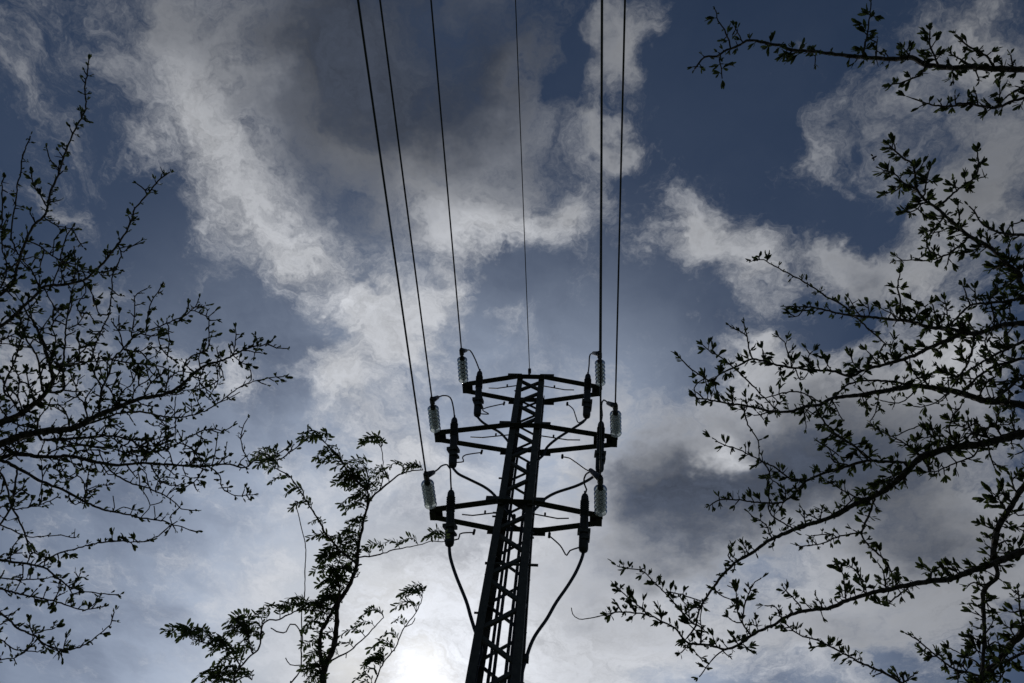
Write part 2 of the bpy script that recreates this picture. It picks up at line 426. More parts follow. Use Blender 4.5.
# ------------------------------------------------------------------ insulator strings and wires
STR_PX = {('top', -1): (461.5, 350), ('middle', -1): (432, 399), ('bottom', -1): (426, 474),
          ('top', 1): (599.6, 353), ('middle', 1): (615.3, 405), ('bottom', 1): (600.3, 478)}
FAR_PX = {('top', -1): (431, 0), ('middle', -1): (380, 0), ('bottom', -1): (358, 0),
          ('top', 1): (602.3, 0), ('middle', 1): (625, 0), ('bottom', 1): (602.0, 0)}
SIDE = {-1: 'left', 1: 'right'}
def make_string():
    root = empty('insulator_string', (0, 0, 0))
    m = MB(); m.tube([(0, 0, 0), (0, 0, .16)], .018, 8); m.box((0, 0, .03), (.03, 0, 0), (0, .012, 0), (0, 0, .045)); m.build('shackle', IRON, root)
    for k in range(6):
        z0 = .165 + k * .107
        m = MB()
        m.lathe([(.030, z0 + .046), (.060, z0 + .040), (.084, z0 + .026), (.094, z0 + .015), (.091, z0 + .008), (.079, z0 + .017), (.060, z0 + .028), (.030, z0 + .034)], 24, closed=True)
        d = m.build('glass_disc', GLASS, root, smooth=True)
        m = MB(); m.lathe([(.010, z0 - .005), (.020, z0 + .005), (.034, z0 + .036), (.046, z0 + .056), (.042, z0 + .088), (.012, z0 + .102)], 12)
        m.build('metal_cap', IRON, d, smooth=True)
    m = MB(); m.tube([(0, 0, .80), (0, 0, .88)], .016, 8); m.box((0, 0, .93), (.03, 0, 0), (0, .03, 0), (0, 0, .075))
    m.tube([(0, 0, .86), (0, 0, .98)], .042, 8); m.build('wire_clamp', IRON, root)
    return root
proto = make_string(); first = True; ENDS = {}
order = {'top': 'upper', 'middle': 'middle', 'bottom': 'lowest'}
for key, tip in TIPS.items():
    t = tip + Vector((-key[1] * .02, -.06, .02))
    r = ray(*STR_PX[key]); oc = EYE - t
    b = r.dot(oc); c = oc.length_squared - .98 ** 2
    E_ = EYE + r * (-b - math.sqrt(max(b * b - c, 0)))
    o = proto if first else copy_tree(proto); first = False
    o.location = t; o.rotation_mode = 'QUATERNION'; o.rotation_quaternion = (E_ - t).to_track_quat('Z', 'Y')
    tag(o, 'glass disc insulator string at the %s tip of the %s crossarm' % (SIDE[key[1]], order[key[0]]), 'insulator', 'glass insulator strings at the crossarm tips')
    ENDS[key] = t + (E_ - t).normalized() * .95
def run_wire(A, far, slope, rad, name, label, cat, group, span=70.0):
    zf = lambda u: A.z - slope * u + slope / 110 * u * u
    B = ray(*far); lo, hi = .5, 30.0
    f = lambda u: (A.y - u) * B.z - (zf(u) - EYE.z) * B.y
    s0 = f(lo)
    for _ in range(60):
        mid = (lo + hi) / 2
        if (f(mid) > 0) == (s0 > 0): lo = mid
        else: hi = mid
    u = lo; s = (zf(u) - EYE.z) / B.z; dx = (EYE.x + s * B.x - A.x) / u
    pts = []; k = 0.0
    while k < span: pts.append(Vector((A.x + dx * k, A.y - k, zf(k)))); k += 0.6 if k < 14 else 3
    m = MB(); m.tube(pts, rad, 8)
    o = m.build(name, WIRE, None, True, origin=A); tag(o, label, cat, group)
    return dx
GW = 'conductor wires strung to the pylon'
for key in TIPS:
    lab = {('top', -1): 'dark conductor wire reaching the left tip of the upper crossarm',
           ('middle', -1): 'dark conductor wire reaching the left tip of the middle crossarm',
           ('bottom', -1): 'outermost left conductor wire, reaching the left tip of the lowest crossarm',
           ('top', 1): 'dark conductor wire reaching the right tip of the upper crossarm',
           ('middle', 1): 'outermost right conductor wire, reaching the right tip of the middle crossarm',
           ('bottom', 1): 'conductor wire reaching the right tip of the lowest crossarm, behind the upper right wire'}[key]
    run_wire(ENDS[key], FAR_PX[key], .055, .0128, 'overhead_wire', lab, 'wire', GW)
run_wire(EW, (515.5, 0), .05, .0075, 'earth_wire', 'thin single earth wire running to the top of the pylon', 'wire', None)

# ------------------------------------------------------------------ cable terminations (black tubes) beside each arm tip
TUBE = {('top', -1): ((479.8, 371), (477.2, 416.5)), ('middle', -1): ((454.5, 417.5), (452.6, 467.5)), ('bottom', -1): ((451.2, 490), (449.3, 546.5)),
        ('top', 1): ((588, 374), (586.5, 418)), ('middle', 1): ((601.2, 421.5), (599.5, 472)), ('bottom', 1): ((585, 493.5), (583.3, 552.5))}
def make_term():
    root = empty('cable_termination', (0, 0, 0))
    m = MB(); prof = [(.012, 1.0), (.030, .985), (.042, .95), (.046, .90)]
    for k in range(8):
        z1 = .86 - k * .035; prof += [(.046, z1 + .01), (.056, z1), (.046, z1 - .01)]
    prof += [(.050, .56), (.050, .30), (.056, .29), (.056, .06), (.048, .02), (.030, 0)]
    m.lathe(prof, 16); m.build('insulating_body', RUBBER, root, smooth=False)
    m = MB(); m.tube([(0, 0, .97), (0, 0, 1.04)], .014, 8); m.build('terminal_lug', IRON, root)
    m = MB(); m.box((0, 0, .34), (.075, 0, 0), (0, .062, 0), (0, 0, .03)); m.box((.02, 0, .22), (.05, 0, 0), (0, .066, 0), (0, 0, .02)); m.build('mounting_clamp', IRON, root)
    return root
tproto = make_term(); first = True; TB = {}
for key, (a, b) in TUBE.items():
    Pa = on_y(*a, 7.66); Pb = on_y(*b, 8.02); ln = (Pa - Pb).length
    o = tproto if first else copy_tree(tproto); first = False
    o.location = Pb; o.rotation_mode = 'QUATERNION'; o.rotation_quaternion = (Pa - Pb).to_track_quat('Z', 'Y'); o.scale = (1.22, 1.22, ln)
    tag(o, 'black tubular cable termination beside the %s tip of the %s crossarm' % (SIDE[key[1]], order[key[0]]), 'termination', 'black cable terminations on the crossarms')
    TB[key] = (Pa, Pb)

# ------------------------------------------------------------------ jumpers, earthing leads and heavy cables
def z1(x, y): return (410 + x / 4.452, 330 + y / 4.452)
def z2(x, y): return (410 + x / 4.452, 450 + y / 4.452)
def z3(x, y): return (420 + x / 5.12, 560 + y / 5.12)
def line(name, pts3, rad, mt, label, cat, group, extra=None):
    m = MB(); m.tube(spline(pts3, .05), rad, 8)
    if extra: extra(m)
    o = m.build(name, mt, None, True, origin=pts3[0]); return tag(o, label, cat, group)
JUMP = {('top', -1): [z1(245, 92), z1(268, 92), z1(290, 130)], ('middle', -1): [z1(118, 302), z1(150, 292), z1(180, 302), z1(193, 345)],
        ('bottom', -1): [z2(98, 102), z2(122, 88), z2(142, 70), z2(166, 66), z2(179, 84), z2(181, 130)],
        ('top', 1): [z1(822, 104), z1(801, 112), z1(797, 160)], ('middle', 1): [z1(888, 328), z1(862, 312), z1(853, 335), z1(856, 380)],
        ('bottom', 1): [z2(812, 98), z2(782, 110), z2(774, 145), z2(786, 175)]}
for key, pp in JUMP.items():
    A = ENDS[key]; Bp = TB[key][0]; n_ = len(pp)
    pts = [A] + [on_y(*p, A.y + (Bp.y - A.y) * (i + 1) / (n_ + 1)) for i, p in enumerate(pp)] + [Bp]
    def lug(m, a=pts[1], A=A): m.tube([A, A + (a - A) * .35, a + (a - A) * .25], [.034, .048, .034], 8)
    line('jumper_lead', pts, .0125, CABLE, 'short looped jumper lead joining the %s wire of the %s crossarm to its black termination' % (SIDE[key[1]], order[key[0]]),
         'jumper lead', 'jumper leads at the insulator clamps', lug)
LEAD = {('top', -1): [z1(300, 372), z1(350, 374), z1(324, 358), z1(340, 346), z1(418, 328)],
        ('top', 1): [z1(790, 388), z1(752, 413), z1(738, 385), z1(726, 352), z1(700, 330)],
        ('middle', -1): [z1(200, 590), z1(238, 586), z1(234, 570), z1(248, 556), z1(318, 545)],
        ('middle', 1): [z1(832, 630), z1(792, 626), z1(742, 592), z1(708, 570), z1(678, 565)],
        ('bottom', -1): [z2(182, 402), z2(216, 396), z2(222, 374), z2(250, 368), z2(284, 368)],
        ('bottom', 1): [z2(760, 432), z2(712, 448), z2(697, 470), z2(668, 425), z2(620, 382)]}
for key, pp in LEAD.items():
    pts = [on_y(*p, 8.02 + .13 * i / 4) for i, p in enumerate(pp)]
    def stub(m, q=pts[-1]): m.tube([q + Vector((0, 0, -.03)), q + Vector((0, .02, .08))], .022, 6)
    line('earthing_lead', pts, .0105, CABLE, 'thin bent earthing lead from the %s termination to the rear bar of the %s crossarm' % (SIDE[key[1]], order[key[0]]),
         'earthing lead', 'earthing leads under the crossarms', stub)
HEAVY = {('top', -1): ([z1(322, 410), z1(360, 434), z1(402, 458), z1(440, 500)], (-.10, .06)),
         ('top', 1): ([z1(770, 410), z1(730, 436), z1(660, 480), z1(612, 520), z1(590, 560)], (.10, .06)),
         ('middle', -1): ([z2(215, 106), z2(262, 130), z2(330, 164), z2(370, 195), z2(400, 232)], (-.03, -.04)),
         ('middle', 1): ([z2(800, 130), z2(740, 160), z2(650, 190), z2(600, 218), z2(575, 245)], (.16, -.05)),
         ('bottom', -1): ([z2(180, 480), z2(205, 560), z2(250, 672), z3(258, 285), z3(278, 350)], (-.24, .12)),
         ('bottom', 1): ([z2(764, 485), z2(738, 545), z2(700, 608), z2(650, 680), z3(650, 300), z3(585, 395), z3(548, 488)], (.285, .1))}
for key, (pp, (ox, oy)) in HEAVY.items():
    pts = [TB[key][1]]
    for i, p in enumerate(pp):
        pts.append(on_y(*p, 8.02 + (oy + PY - 8.02) * (i + 1) / len(pp)))
    last = pts[-1]; zz_ = last.z - .35
    sc = 1.0
    pts.append(Vector((PX + ox, PY + oy, zz_)))
    for z in (zz_ - .4, 5.5, 3.0, 0.02): pts.append(Vector((PX + ox * (half(z) / .27 if abs(ox) > .2 else 1), PY + oy, z)))
    def clamp(m, q=last, k=key):
        if k == ('bottom', 1): m.box(q + Vector((-.02, 0, -.05)), (.045, 0, 0), (0, .03, 0), (0, 0, .05))
    line('power_cable', pts, .0235 if key[0] == 'bottom' else .0225, CABLE,
         'thick black power cable dropping from the %s termination of the %s crossarm into the pylon' % (SIDE[key[1]], order[key[0]]),
         'cable', 'power cables running down the pylon', clamp)

# ------------------------------------------------------------------ trees
def parse(s):
    v = [float(x) for x in s.replace(',', ' ').split()]
    return [(v[i], v[i + 1]) for i in range(0, len(v), 2)]
class Tree:
    def __init__(s, name, base, label, cat, depth, leafm, barkm, leafer):
        s.root = tag(empty(name, base), label, cat); s.base = Vector(base); s.depth = depth; s.lm = leafm; s.bm = barkm; s.leafer = leafer
        s.nodes = []      # (px, py, dist, radius) already grown
        s.limb = None; s.wood = None; s.leaves = None
    def nearest(s, p, mx=9):
        b = None
        for q in s.nodes:
            d = (q[0] - p[0]) ** 2 + (q[1] - p[1]) ** 2
            if b is None or d < b[0]: b = (d, q)
        return b[1] if b and b[0] < mx * mx else None
    def begin(s): s.wood = MB(); s.leaves = MB()
    def end(s):
        b = s.wood.build('branch', s.bm, s.root)
        if s.leaves.v: 
            l = s.leaves.build('leaves', s.lm, None); l.parent = b; l.location = (0, 0, 0)
    def grow(s, pts, w0, w1, d0=None, d1=None, jit=.5, leaf=1.0, join=None):
        a = s.nearest(pts[0])
        if d0 is None: d0 = a[2] if a else s.depth + U(-.15, .15)
        ln = sum(math.dist(pts[i], pts[i + 1]) for i in range(len(pts) - 1))
        if d1 is None: d1 = d0 + U(-1, 1) * min(.45, ln / FPX * s.depth * .45)
        pv = spline([Vector((x, y)) for x, y in pts], 3.2)
        n_ = len(pv); P3 = []; rad = []; px = []
        for i, p in enumerate(pv):
            t = i / max(1, n_ - 1); d = d0 + (d1 - d0) * t + .012 * math.sin(i * 1.7 + w0) 
            j = jit * .8 if 0 < i < n_ - 1 else 0
            x = p.x + U(-j, j) * 1.3; y = p.y + U(-j, j) * 1.3
            w = (w0 + (w1 - w0) * t ** .8) * U(.9, 1.12)
            r = max(w, .9) * .5 / FPX * d
            P3.append(at(x, y, d)); rad.append(r); px.append((x, y, d, r)); s.nodes.append((x, y, d, r))
        if a and d0 == a[2]: P3[0] = at(a[0], a[1], a[2])
        if join is not None:
            j0 = Vector(join); mid = j0.lerp(P3[0], .5) + Vector((0, 0, .1))
            pre = spline([j0, mid, P3[0], P3[min(2, n_ - 1)]], .12)[:-1]
            pre = [p for p in pre if (p - P3[0]).length > .02 and (p - j0).length < (P3[0] - j0).length]
            def pixel(p):
                c = R3.transposed() @ (p - EYE); return (512 - FPX * c.x / c.z, 341.5 + FPX * c.y / c.z, (p - EYE).length, rad[0])
            s.out = [pixel(p) for p in pre if (R3.transposed() @ (p - EYE)).z < -.5]
            k = len(pre); P3 = pre + P3; rad = [rad[0] * (1.5 - .5 * i / max(1, k)) for i in range(k)] + rad
        s.wood.tube(P3, rad, 6 if w0 > 2.5 else 5)
        if leaf > 0: s.leafer(s, P3[-n_:], px, leaf, w0)
        return px

def tufts(ln_px, gap, count, wr, pair=.3):
    # spur shoots along the twig: mostly fans of young leaflets, some still buds, some bare stretches
    def go(t, P3, px, dens, w0):
        acc_ = U(0, gap); mood = U(.75, 1.2)
        for i in range(1, len(P3)):
            seg = P3[i] - P3[i - 1]; spx = math.dist(px[i][:2], px[i - 1][:2]); acc_ += spx
            last = i == len(P3) - 1
            if acc_ < gap / dens and not last: continue
            acc_ = U(-.6, .45) * gap
            if rnd() < .12: mood = U(.55, 1.25)
            d = px[i][2]; k = d / FPX; dirv = seg.normalized()
            side = dirv.orthogonal(); side.rotate(Quaternion(dirv, U(0, 6.28)))
            axis = (side * .9 + Vector((0, 0, 1)) * .7 + dirv * .45)
            if last: axis = dirv + Vector((0, 0, .3))
            axis.normalize(); r_ = px[i][3]
            kind = rnd(); opp = -1 if rnd() < pair and not last else 0
            if kind < .2 and not last:          # a closed bud or two against the bark
                for _ in range(random.choice((1, 1, 2))):
                    v = axis + Vector((U(-.5, .5), U(-.5, .5), U(-.5, .5)))
                    l_ = U(2.2, 3.8) * k; t.leaves.leaf(P3[i] + axis * r_ * .8, v, Vector((U(-1, 1), U(-1, 1), U(-1, 1))), l_, l_ * .5, .3)
                continue
            for ax in ((axis, (dirv * .5 - side * .9 + Vector((0, 0, .5))).normalized()) if opp else (axis,)):
                sp = r_ + (U(.2, 1.4) if rnd() < .7 else U(2, 6)) * k
                p0 = P3[i] + ax * sp
                t.wood.tube([P3[i], p0], [.6 * k, .45 * k], 4, False)
                size = U(.75, 1.1) * mood * (1.1 if last else 1)
                spread = U(.35, .62)
                for q_ in range(max(2, int(count * U(.55, 1.35) * mood))):
                    v = Vector((U(-1, 1), U(-1, 1), U(-1, 1))) * spread + ax
                    l_ = ln_px * k * size * U(.6, 1.15)
                    t.leaves.leaf(p0 + ax * U(-1.0, 2.4) * k * size, v, Vector((U(-1, 1), U(-1, 1), U(-1, 1))), l_, l_ * U(wr * .8, wr * 1.2))
            if rnd() < .10:
                th = (side + Vector((U(-.5, .5), U(-.5, .5), U(-.5, .5)))).normalized()
                t.wood.tube([P3[i], P3[i] + th * U(5, 9) * k], [.5 * k, .2 * k], 4, False)
    return go

def twigs(t, px, every, ln, leaf=1.0, w=1.5, bias=-90, sd=1.0):
    # extra untraced side shoots along a traced branch
    a = 0
    for i in range(2, len(px) - 2):
        a += math.dist(px[i][:2], px[i - 1][:2])
        if a < every: continue
        a = U(-.4, .4) * every
        th = math.atan2(px[i + 1][1] - px[i - 1][1], px[i + 1][0] - px[i - 1][0])
        th += U(.5, 1.1) * (1 if rnd() < .5 else -1)
        l_ = ln * U(.5, 1.3); x, y = px[i][:2]; pts = [(x, y)]
        for k in range(3):
            th += U(-.35, .35); x += math.cos(th) * l_ / 3; y += math.sin(th) * l_ / 3; pts.append((x, y))
        t.grow(pts, w, 1.0, leaf=leaf, d0=px[i][2], d1=px[i][2] + U(-.12, .12))

def plant(t, limbs, trunk_join):
    for li, limb in enumerate(limbs):
        t.begin()
        for k, br in enumerate(limb):
            pts = parse(br[0]); w0, w1 = br[1], br[2]; kw = dict(br[3]) if len(br) > 3 else {}
            ex = kw.pop('tw', None)
            if k == 0:
                kw.setdefault('d0', t.depth + U(-.1, .1))
                if t.nearest(pts[0]) is None: kw['join'] = trunk_join(at(pts[0][0], pts[0][1], kw['d0']))
                else: kw.pop('d0')
            t.out = []
            px = t.grow(pts, w0, w1, **kw)
            if t.out: twigs(t, [q for q in t.out if (q[0] > 1080 or q[0] < -55)], 26, 55, w=2.0)
            if ex: twigs(t, px, *ex)
        t.end()

# ---- right tree -----------------------------------------------------------
RT = Tree('thorny_tree', (2.35, 1.75, 0), 'thorny tree whose sprouting branches reach in from the right edge of the view', 'tree', 2.95, LEAF_A, BARK, tufts(7.6, 3.5, 8, .31, .5))
def trunk_tube(t, pts, r0, r1):
    m = MB(); p = spline([Vector(q) for q in pts], .2); n_ = len(p)
    m.tube(p, [(r0 + (r1 - r0) * i / (n_ - 1)) * U(.94, 1.06) for i in range(n_)], 12); m.v = m.v
    m.build('trunk', t.bm, t.root)
RTP = [(2.35, 1.75, -.05), (2.40, 1.78, 1.2), (2.30, 1.70, 2.6), (2.42, 1.66, 3.9), (2.42, 1.5, 4.8), (2.6, 1.5, 5.3), (2.66, 1.55, 5.6)]
trunk_tube(RT, RTP, .12, .012)
def joiner(tp, drop):
    tp = [Vector(q) for q in tp]
    def f(p):
        z = p.z - drop
        for a, b in zip(tp, tp[1:]):
            if a.z <= z <= b.z: return a.lerp(b, (z - a.z) / (b.z - a.z))
        return tp[-1] if z > tp[-1].z else tp[1]
    return f
T1 = dict(tw=(26, 16))
R_LIMBS = [
 [("1075 66 1024 69.4 995 68.5 970.5 66.8 953 68.5 942 66.8 926.6 65 918 60.6 911 57 893 59 875.6 58 861.6 57 844 55.4 831 53.6 810 51 792 50 782 45.7 771 44 750 40.4 738 45.7 724 51 717 56 704.6 57 695 68.5", 6.2, 1.6),
  ("731 47 726 32.5 718.7 21 716 11.4", 1.6, 1), ("719.5 56 721 68.5 722 77", 1.4, 1), ("742 42 735 27", 1.3, .9), ("863 56 867 35 869.5 19 871 5", 2, 1),
  ("876.5 57 877.4 40", 1.3, 1), ("939 66 932.8 52.7 930 44 930 31.6", 2, 1.2, dict(leaf=1.6)), ("993.4 67 986.4 56 970.6 47.5 956.5 35", 2.2, 1.2, dict(leaf=1.5)),
  ("970.5 66 958 58 949.5 52.7", 1.6, 1), ("926.6 66 917.8 75.6 903.8 81.8 892 84.4", 2, 1.1), ("1012.7 68 1011 56", 1.4, 1), ("953 69 953 80", 1.2, 1), ("975 69 979 80", 1.2, 1),
  ("792 50 788 60", 1.2, 1), ("816 52 815 64", 1.1, .9), ("911 57 904 49", 1.4, 1)],
 [("1075 78 1024 97.6 1012.7 101 998.7 107 984.6 107 967 103.7 949.5 106.3 935.4 105.5 923 102 912.5 98.4", 3.4, 1.2, dict(leaf=1.3)),
  ("1040 80 1024 86 1009 95 1002 102", 2.4, 1.2), ("998 106 1000 92", 1.4, 1), ("978 106 976 94", 1.4, 1), ("955 105 955 96", 1.2, 1)],
 [("1080 345 1024 288 1020 274 1007.5 265 997 253 984.6 244 970.5 237 965 232.5 949.5 220 937 208 925 200 916 187 915 174.5 912.5 164 905.5 159.5 898.5 154 890 146", 6.5, 1.4, dict(leaf=1.5, tw=(30, 15))),
  ("918 190 902 181.5 895 174.5 882.7 170", 2, 1, dict(leaf=1.5)), ("904 183 897 190 884 194", 1.5, 1, dict(leaf=1.4)), ("925 196 926.6 180 930 169", 1.8, 1, dict(leaf=1.5)),
  ("939 206 956.5 191 973 179 978.5 167.5 977.6 153", 2.3, 1.2), ("974 179 984.6 177", 1.2, .9, dict(leaf=.3)), ("956.5 191 954 181.5", 1.2, 1), ("923 202 914 211 904 212", 1.6, 1, dict(leaf=1.5)),
  ("966 240 953 251 940.7 257 925 260.8 910.8 260 898.5 260.8", 2.2, 1), ("941 256 931 252 926.6 242 930 233.5 942 231", 1.7, 1, dict(leaf=1.5)), ("949.5 254 947.7 263", 1.2, 1),
  ("1024 235 1005.7 234 984.6 225.5 974 211 970 207", 2.6, 1.1, dict(leaf=1.3)), ("960 224 958 206", 1.4, 1), ("944 216 935 228 925 232", 1.5, 1, dict(leaf=1.4)), ("1010 262 1008 246 1012 238", 1.5, 1),
  ("984 244 970 252 962 250", 1.4, 1), ("1007 265 990 270", 1.6, 1, dict(leaf=1.5)), ("1012 268 1018 254", 1.6, 1, dict(leaf=1.6)), ("1005 234 1010 226 1020 222", 1.3, 1), ("1020 276 1008 285 1000 290", 1.8, 1, dict(leaf=1.4))],
 [("1080 285 1024 297 1009 301 988 303 970.5 305.6 958 316 947.7 326", 3.2, 1.5, dict(leaf=1.2)), ("988 303 997 288", 1.6, 1, dict(leaf=1.6)), ("971 305 966 295 964 288", 1.6, 1, dict(leaf=1.6)), ("976 304 975 290", 1.3, 1, dict(leaf=1.6)),
  ("1009 301 1010 312 1008 318", 1.2, 1), ("990 304 994 316 994 326", 1.6, 1.2)],
 [("1080 318 1024 323 998.7 326 983 332 967 333.7 949.5 329 926.6 326.7 914 322 896.7 319.7 879 318 861.6 316 849.8 315.6 832 312 814.6 307.7 797 306.8 786.5 306.8", 6.2, 1.2, dict(tw=(34, 15))),
  ("851 314 842.7 305 828.7 298 811 285.7 793.5 276 777.7 268 763.7 260 754 259.7", 2, 1, dict(leaf=.75)), ("804 307.7 799 315.6 792 317", 1.3, 1), ("900 320 900 300 897.6 288 900 274", 2.2, 1.2, dict(leaf=1.4)),
  ("854.5 316 870 330 886 344", 1.8, 1.4, dict(leaf=.5)), ("928 326 925 307 912.5 299.5", 1.1, .8, dict(leaf=.4)), ("939 326 932 304", 1.6, 1, dict(leaf=1.5)), ("949 328 945 302", 1.7, 1, dict(leaf=1.5)),
  ("896 320 890 310", 1.4, 1, dict(leaf=1.5)), ("870 317 868 305", 1.3, 1, dict(leaf=1.4)), ("914 322 918 312", 1.4, 1, dict(leaf=1.4)), ("960 333 962 322", 1.4, 1), ("1000 326 1003 314", 1.4, 1), ("850 315 848 304", 1.3, 1, dict(leaf=1.5)),
  ("975 335 972 351 967 365 956.5 379", 2.4, 1.5, dict(leaf=.9))],
 [("968 333.5 949.5 339 932 346.7 914 355.5 896.7 361.6 879 366 862 371 850 376 832 371 813 370 795 368 781 366 769 362.5 753 359 744 362.5 733.8 368 718 375 712 381 702 376 691.6 369.6 682 360", 3.6, 1.2),
  ("905.5 360 913 371 921 382", 1.8, 1.4, dict(leaf=.4)), ("753 359 748.7 347.6 747 337 744 322.6", 1.8, 1), ("747 336 737 330 730 326", 1.4, 1), ("733 367 721.5 358 711 352 705.6 347.6", 1.6, 1, dict(leaf=.8)),
  ("792.6 368 788 353 784.7 342 780 338", 1.5, 1, dict(leaf=.8)), ("734.6 368.7 749.6 382.7 762 395 772.4 405.6 776 411", 1.7, 1.3, dict(leaf=.6)), ("763.6 361.6 762.5 350", 1.2, 1, dict(leaf=1.5)),
  ("714 381 716 390 723 400", 1.4, 1.1, dict(leaf=.6)), ("702 380 694 388 696 397", 1.3, 1, dict(leaf=.5)), ("712 381 700 383", 1.2, 1), ("886 364 880 352 886 344", 1.8, 1.3, dict(leaf=1.6)), ("896 361 890 350 893 342", 1.6, 1, dict(leaf=1.7)),
  ("879 366 872 356 868 352", 1.5, 1, dict(leaf=1.6)), ("862 371 853 362 850 355", 1.5, 1, dict(leaf=1.6)), ("914 355 905 345", 1.4, 1, dict(leaf=1.3)), ("813 370 808 358 812 352", 1.4, 1, dict(leaf=1.5)), ("832 371 826 362", 1.3, 1, dict(leaf=1.4)),
  ("780 366 781 376", 1.1, 1), ("795 368 800 380 806 376", 1.2, 1)],
 [("1085 420 1024 405.6 1002 402 981 400 967 395 949.5 390.6 932 388 914 386 896.7 389 879 391.5 861.6 395 850 396 832 398.5 820 404.7 804 407 790 411.7 772.4 411.7 758.3 408 744.3 405.6 730 403.8 718 401 707.4 399.4 696 397.7", 8, 1.3, dict(tw=(30, 16))),
  ("918 386 886 381 861 381 850 384 846 386 832 398", 2.4, 1.6), ("769 397 783 393 797 391.5 811 397 822 403", 1.1, 1.5, dict(leaf=1.2)), ("744 406 748 425 756.6 437 759 450 759 456", 1.7, 1.2, dict(leaf=.7)), ("804 408 806 428", 1.1, .8, dict(leaf=.2)),
  ("814.6 406 825 423 835.7 433.7 850 442.5 862 452 872 460", 1.8, 1.8, dict(leaf=1.1)), ("832 400 842.7 419.7", 1.4, 1, dict(leaf=1.4)), ("820 442.5 829 448 838 455", 1.1, 1.2), ("918 387 902 402 882.7 401", 1.4, 1, dict(leaf=.3)),
  ("949.5 391 935.4 403 919.6 407", 1.4, 1, dict(leaf=.4)), ("879 392 875.6 412.6 870 421 873 426.7", 1.3, .8, dict(leaf=.7)), ("1030 338 1007.5 349 993 356 977.6 365 963.5 374 953 386", 2.6, 1.5, dict(leaf=.9, tw=(24, 15))),
  ("1040 355 1024 358 1007.5 363 993 367 977.6 377.5 962 392", 3, 1.8, dict(leaf=.9, tw=(22, 15))), ("1045 365 1024 376 1011 386 998.7 397 992 402", 3, 2, dict(leaf=.8, tw=(20, 15))), ("1030 379 1012.7 381 998.7 382 978 383 960 392", 1.8, 1.2), ("958 378 945 372 937 366", 1.6, 1, dict(leaf=1.4)),
  ("967 365 962 354", 1.5, 1, dict(leaf=1.5)), ("993 356 985 346 986 338", 1.3, 1, dict(leaf=1.2)), ("1007 349 1002 342", 1.3, 1, dict(leaf=1.5)), ("949 391 948 378", 1.5, 1, dict(leaf=1.4)), ("932 388 922 378 924 372", 1.3, 1, dict(leaf=1.2)), ("978 399 986 384 996 376", 1.6, 1, dict(leaf=1.5)),
  ("861 395 866 408", 1.2, 1, dict(leaf=1.3)), ("804 408 818 416 826 410", 1.1, 1, dict(leaf=1.3)), ("772 412 777 404 781 402", 1.2, 1, dict(leaf=1.5)), ("732 404 733 394", 1.2, 1, dict(leaf=1.3)), ("747 406 746 399", 1.2, 1)],
 [("1085 428 1024 433.5 1002 439 981 444 958 446.7 939 451 921 457 909 468.7 896.7 481 882.7 491.5 865 500 852 505.6 834.6 516 817 522 799.5 527.5 782 534.6 769.6 540 761 546 749 555 735 563 723 575 712.4 589 703.6 601.5 698 614 695.7 626 687 638", 8.5, 1.4, dict(tw=(40, 14))),
  ("905 466 904 462.5 882.7 461.6 867 460.8 848.7 466 834.6 471 820.6 474 806.5 481 797.7 489.8 789 498.5 780 503 768 503 753.8 502 732.7 499.4 720 500 710 505.6", 3, 1.1),
  ("806.5 481 789 478 776.6 468.7 762.6 461.6 752 456 736 448.5 722 444 713 438.4", 1.9, 1), ("762.6 461.6 769.6 472 767 486 769.6 500 769.6 512.6 780 521 792.4 528", 1.6, 1.4, dict(leaf=.9)), ("785 497 785 490 771 479", 1.2, 1),
  ("848.7 465 834.6 461.6 829 449 819 442", 1.5, 1), ("869 460 855.7 447.5 841.7 439 831 432", 1.8, 1.4, dict(leaf=1.2)), ("771 538 766 525 752 516", 1.5, 1), ("866 499 855.7 497 841.7 490 827.6 482", 1.6, 1.1), ("827 518 842 509 855 497", 1.4, 1.2, dict(leaf=.6)),
  ("806.5 525 803 511", 1.5, 1, dict(leaf=1.7)), ("820 521 822 510", 1.4, 1, dict(leaf=1.5)), ("875.6 497 867 519.6 861.6 533.7 867 544 875.6 552 886 562 892 575 893 586", 2.2, 1.4, dict(leaf=1.2)), ("862 533 840 536 820.6 544 799.5 546", 1.5, 1, dict(leaf=1.2)), ("836 536 826 534 812 536", 1.1, 1),
  ("979.5 446 974 456 956.5 462.5 939 470.5 928.5 472", 1.7, 1), ("988 445 990 456 994.3 467", 1.4, 1, dict(leaf=1.3)), ("920 456 904 442.5 889.7 435.5 876 428.5", 1.8, 1, dict(leaf=1.1)), ("945 448 932 427.6 919.6 426 897 435.5", 1.2, 1, dict(leaf=.4)),
  ("938 450 933 434 931 424", 1.6, 1, dict(leaf=1.6)), ("958 446 950 432 952 418 960 408", 2, 1.1, dict(leaf=1.5)), ("981 443 970 430 968 418", 1.8, 1, dict(leaf=1.5)), ("1002 438 996 424 1000 412", 2, 1, dict(leaf=1.5)), ("1016 434 1012 420 1014 410", 1.8, 1, dict(leaf=1.4)), ("960 446 940 436 925 438", 1.6, 1, dict(leaf=1.5)),
  ("990 441 978 424 965 428 950 420", 1.7, 1, dict(leaf=1.4)), ("921 457 915 448 917 440", 1.7, 1, dict(leaf=1.6)), ("896 481 890 470 892 464", 1.6, 1, dict(leaf=1.4)), ("909 469 898 474 888 478", 1.5, 1, dict(leaf=1.5)), ("880 493 868 488 862 490", 1.4, 1, dict(leaf=1.5)), ("902 476 906 484", 1.4, 1, dict(leaf=1.6)),
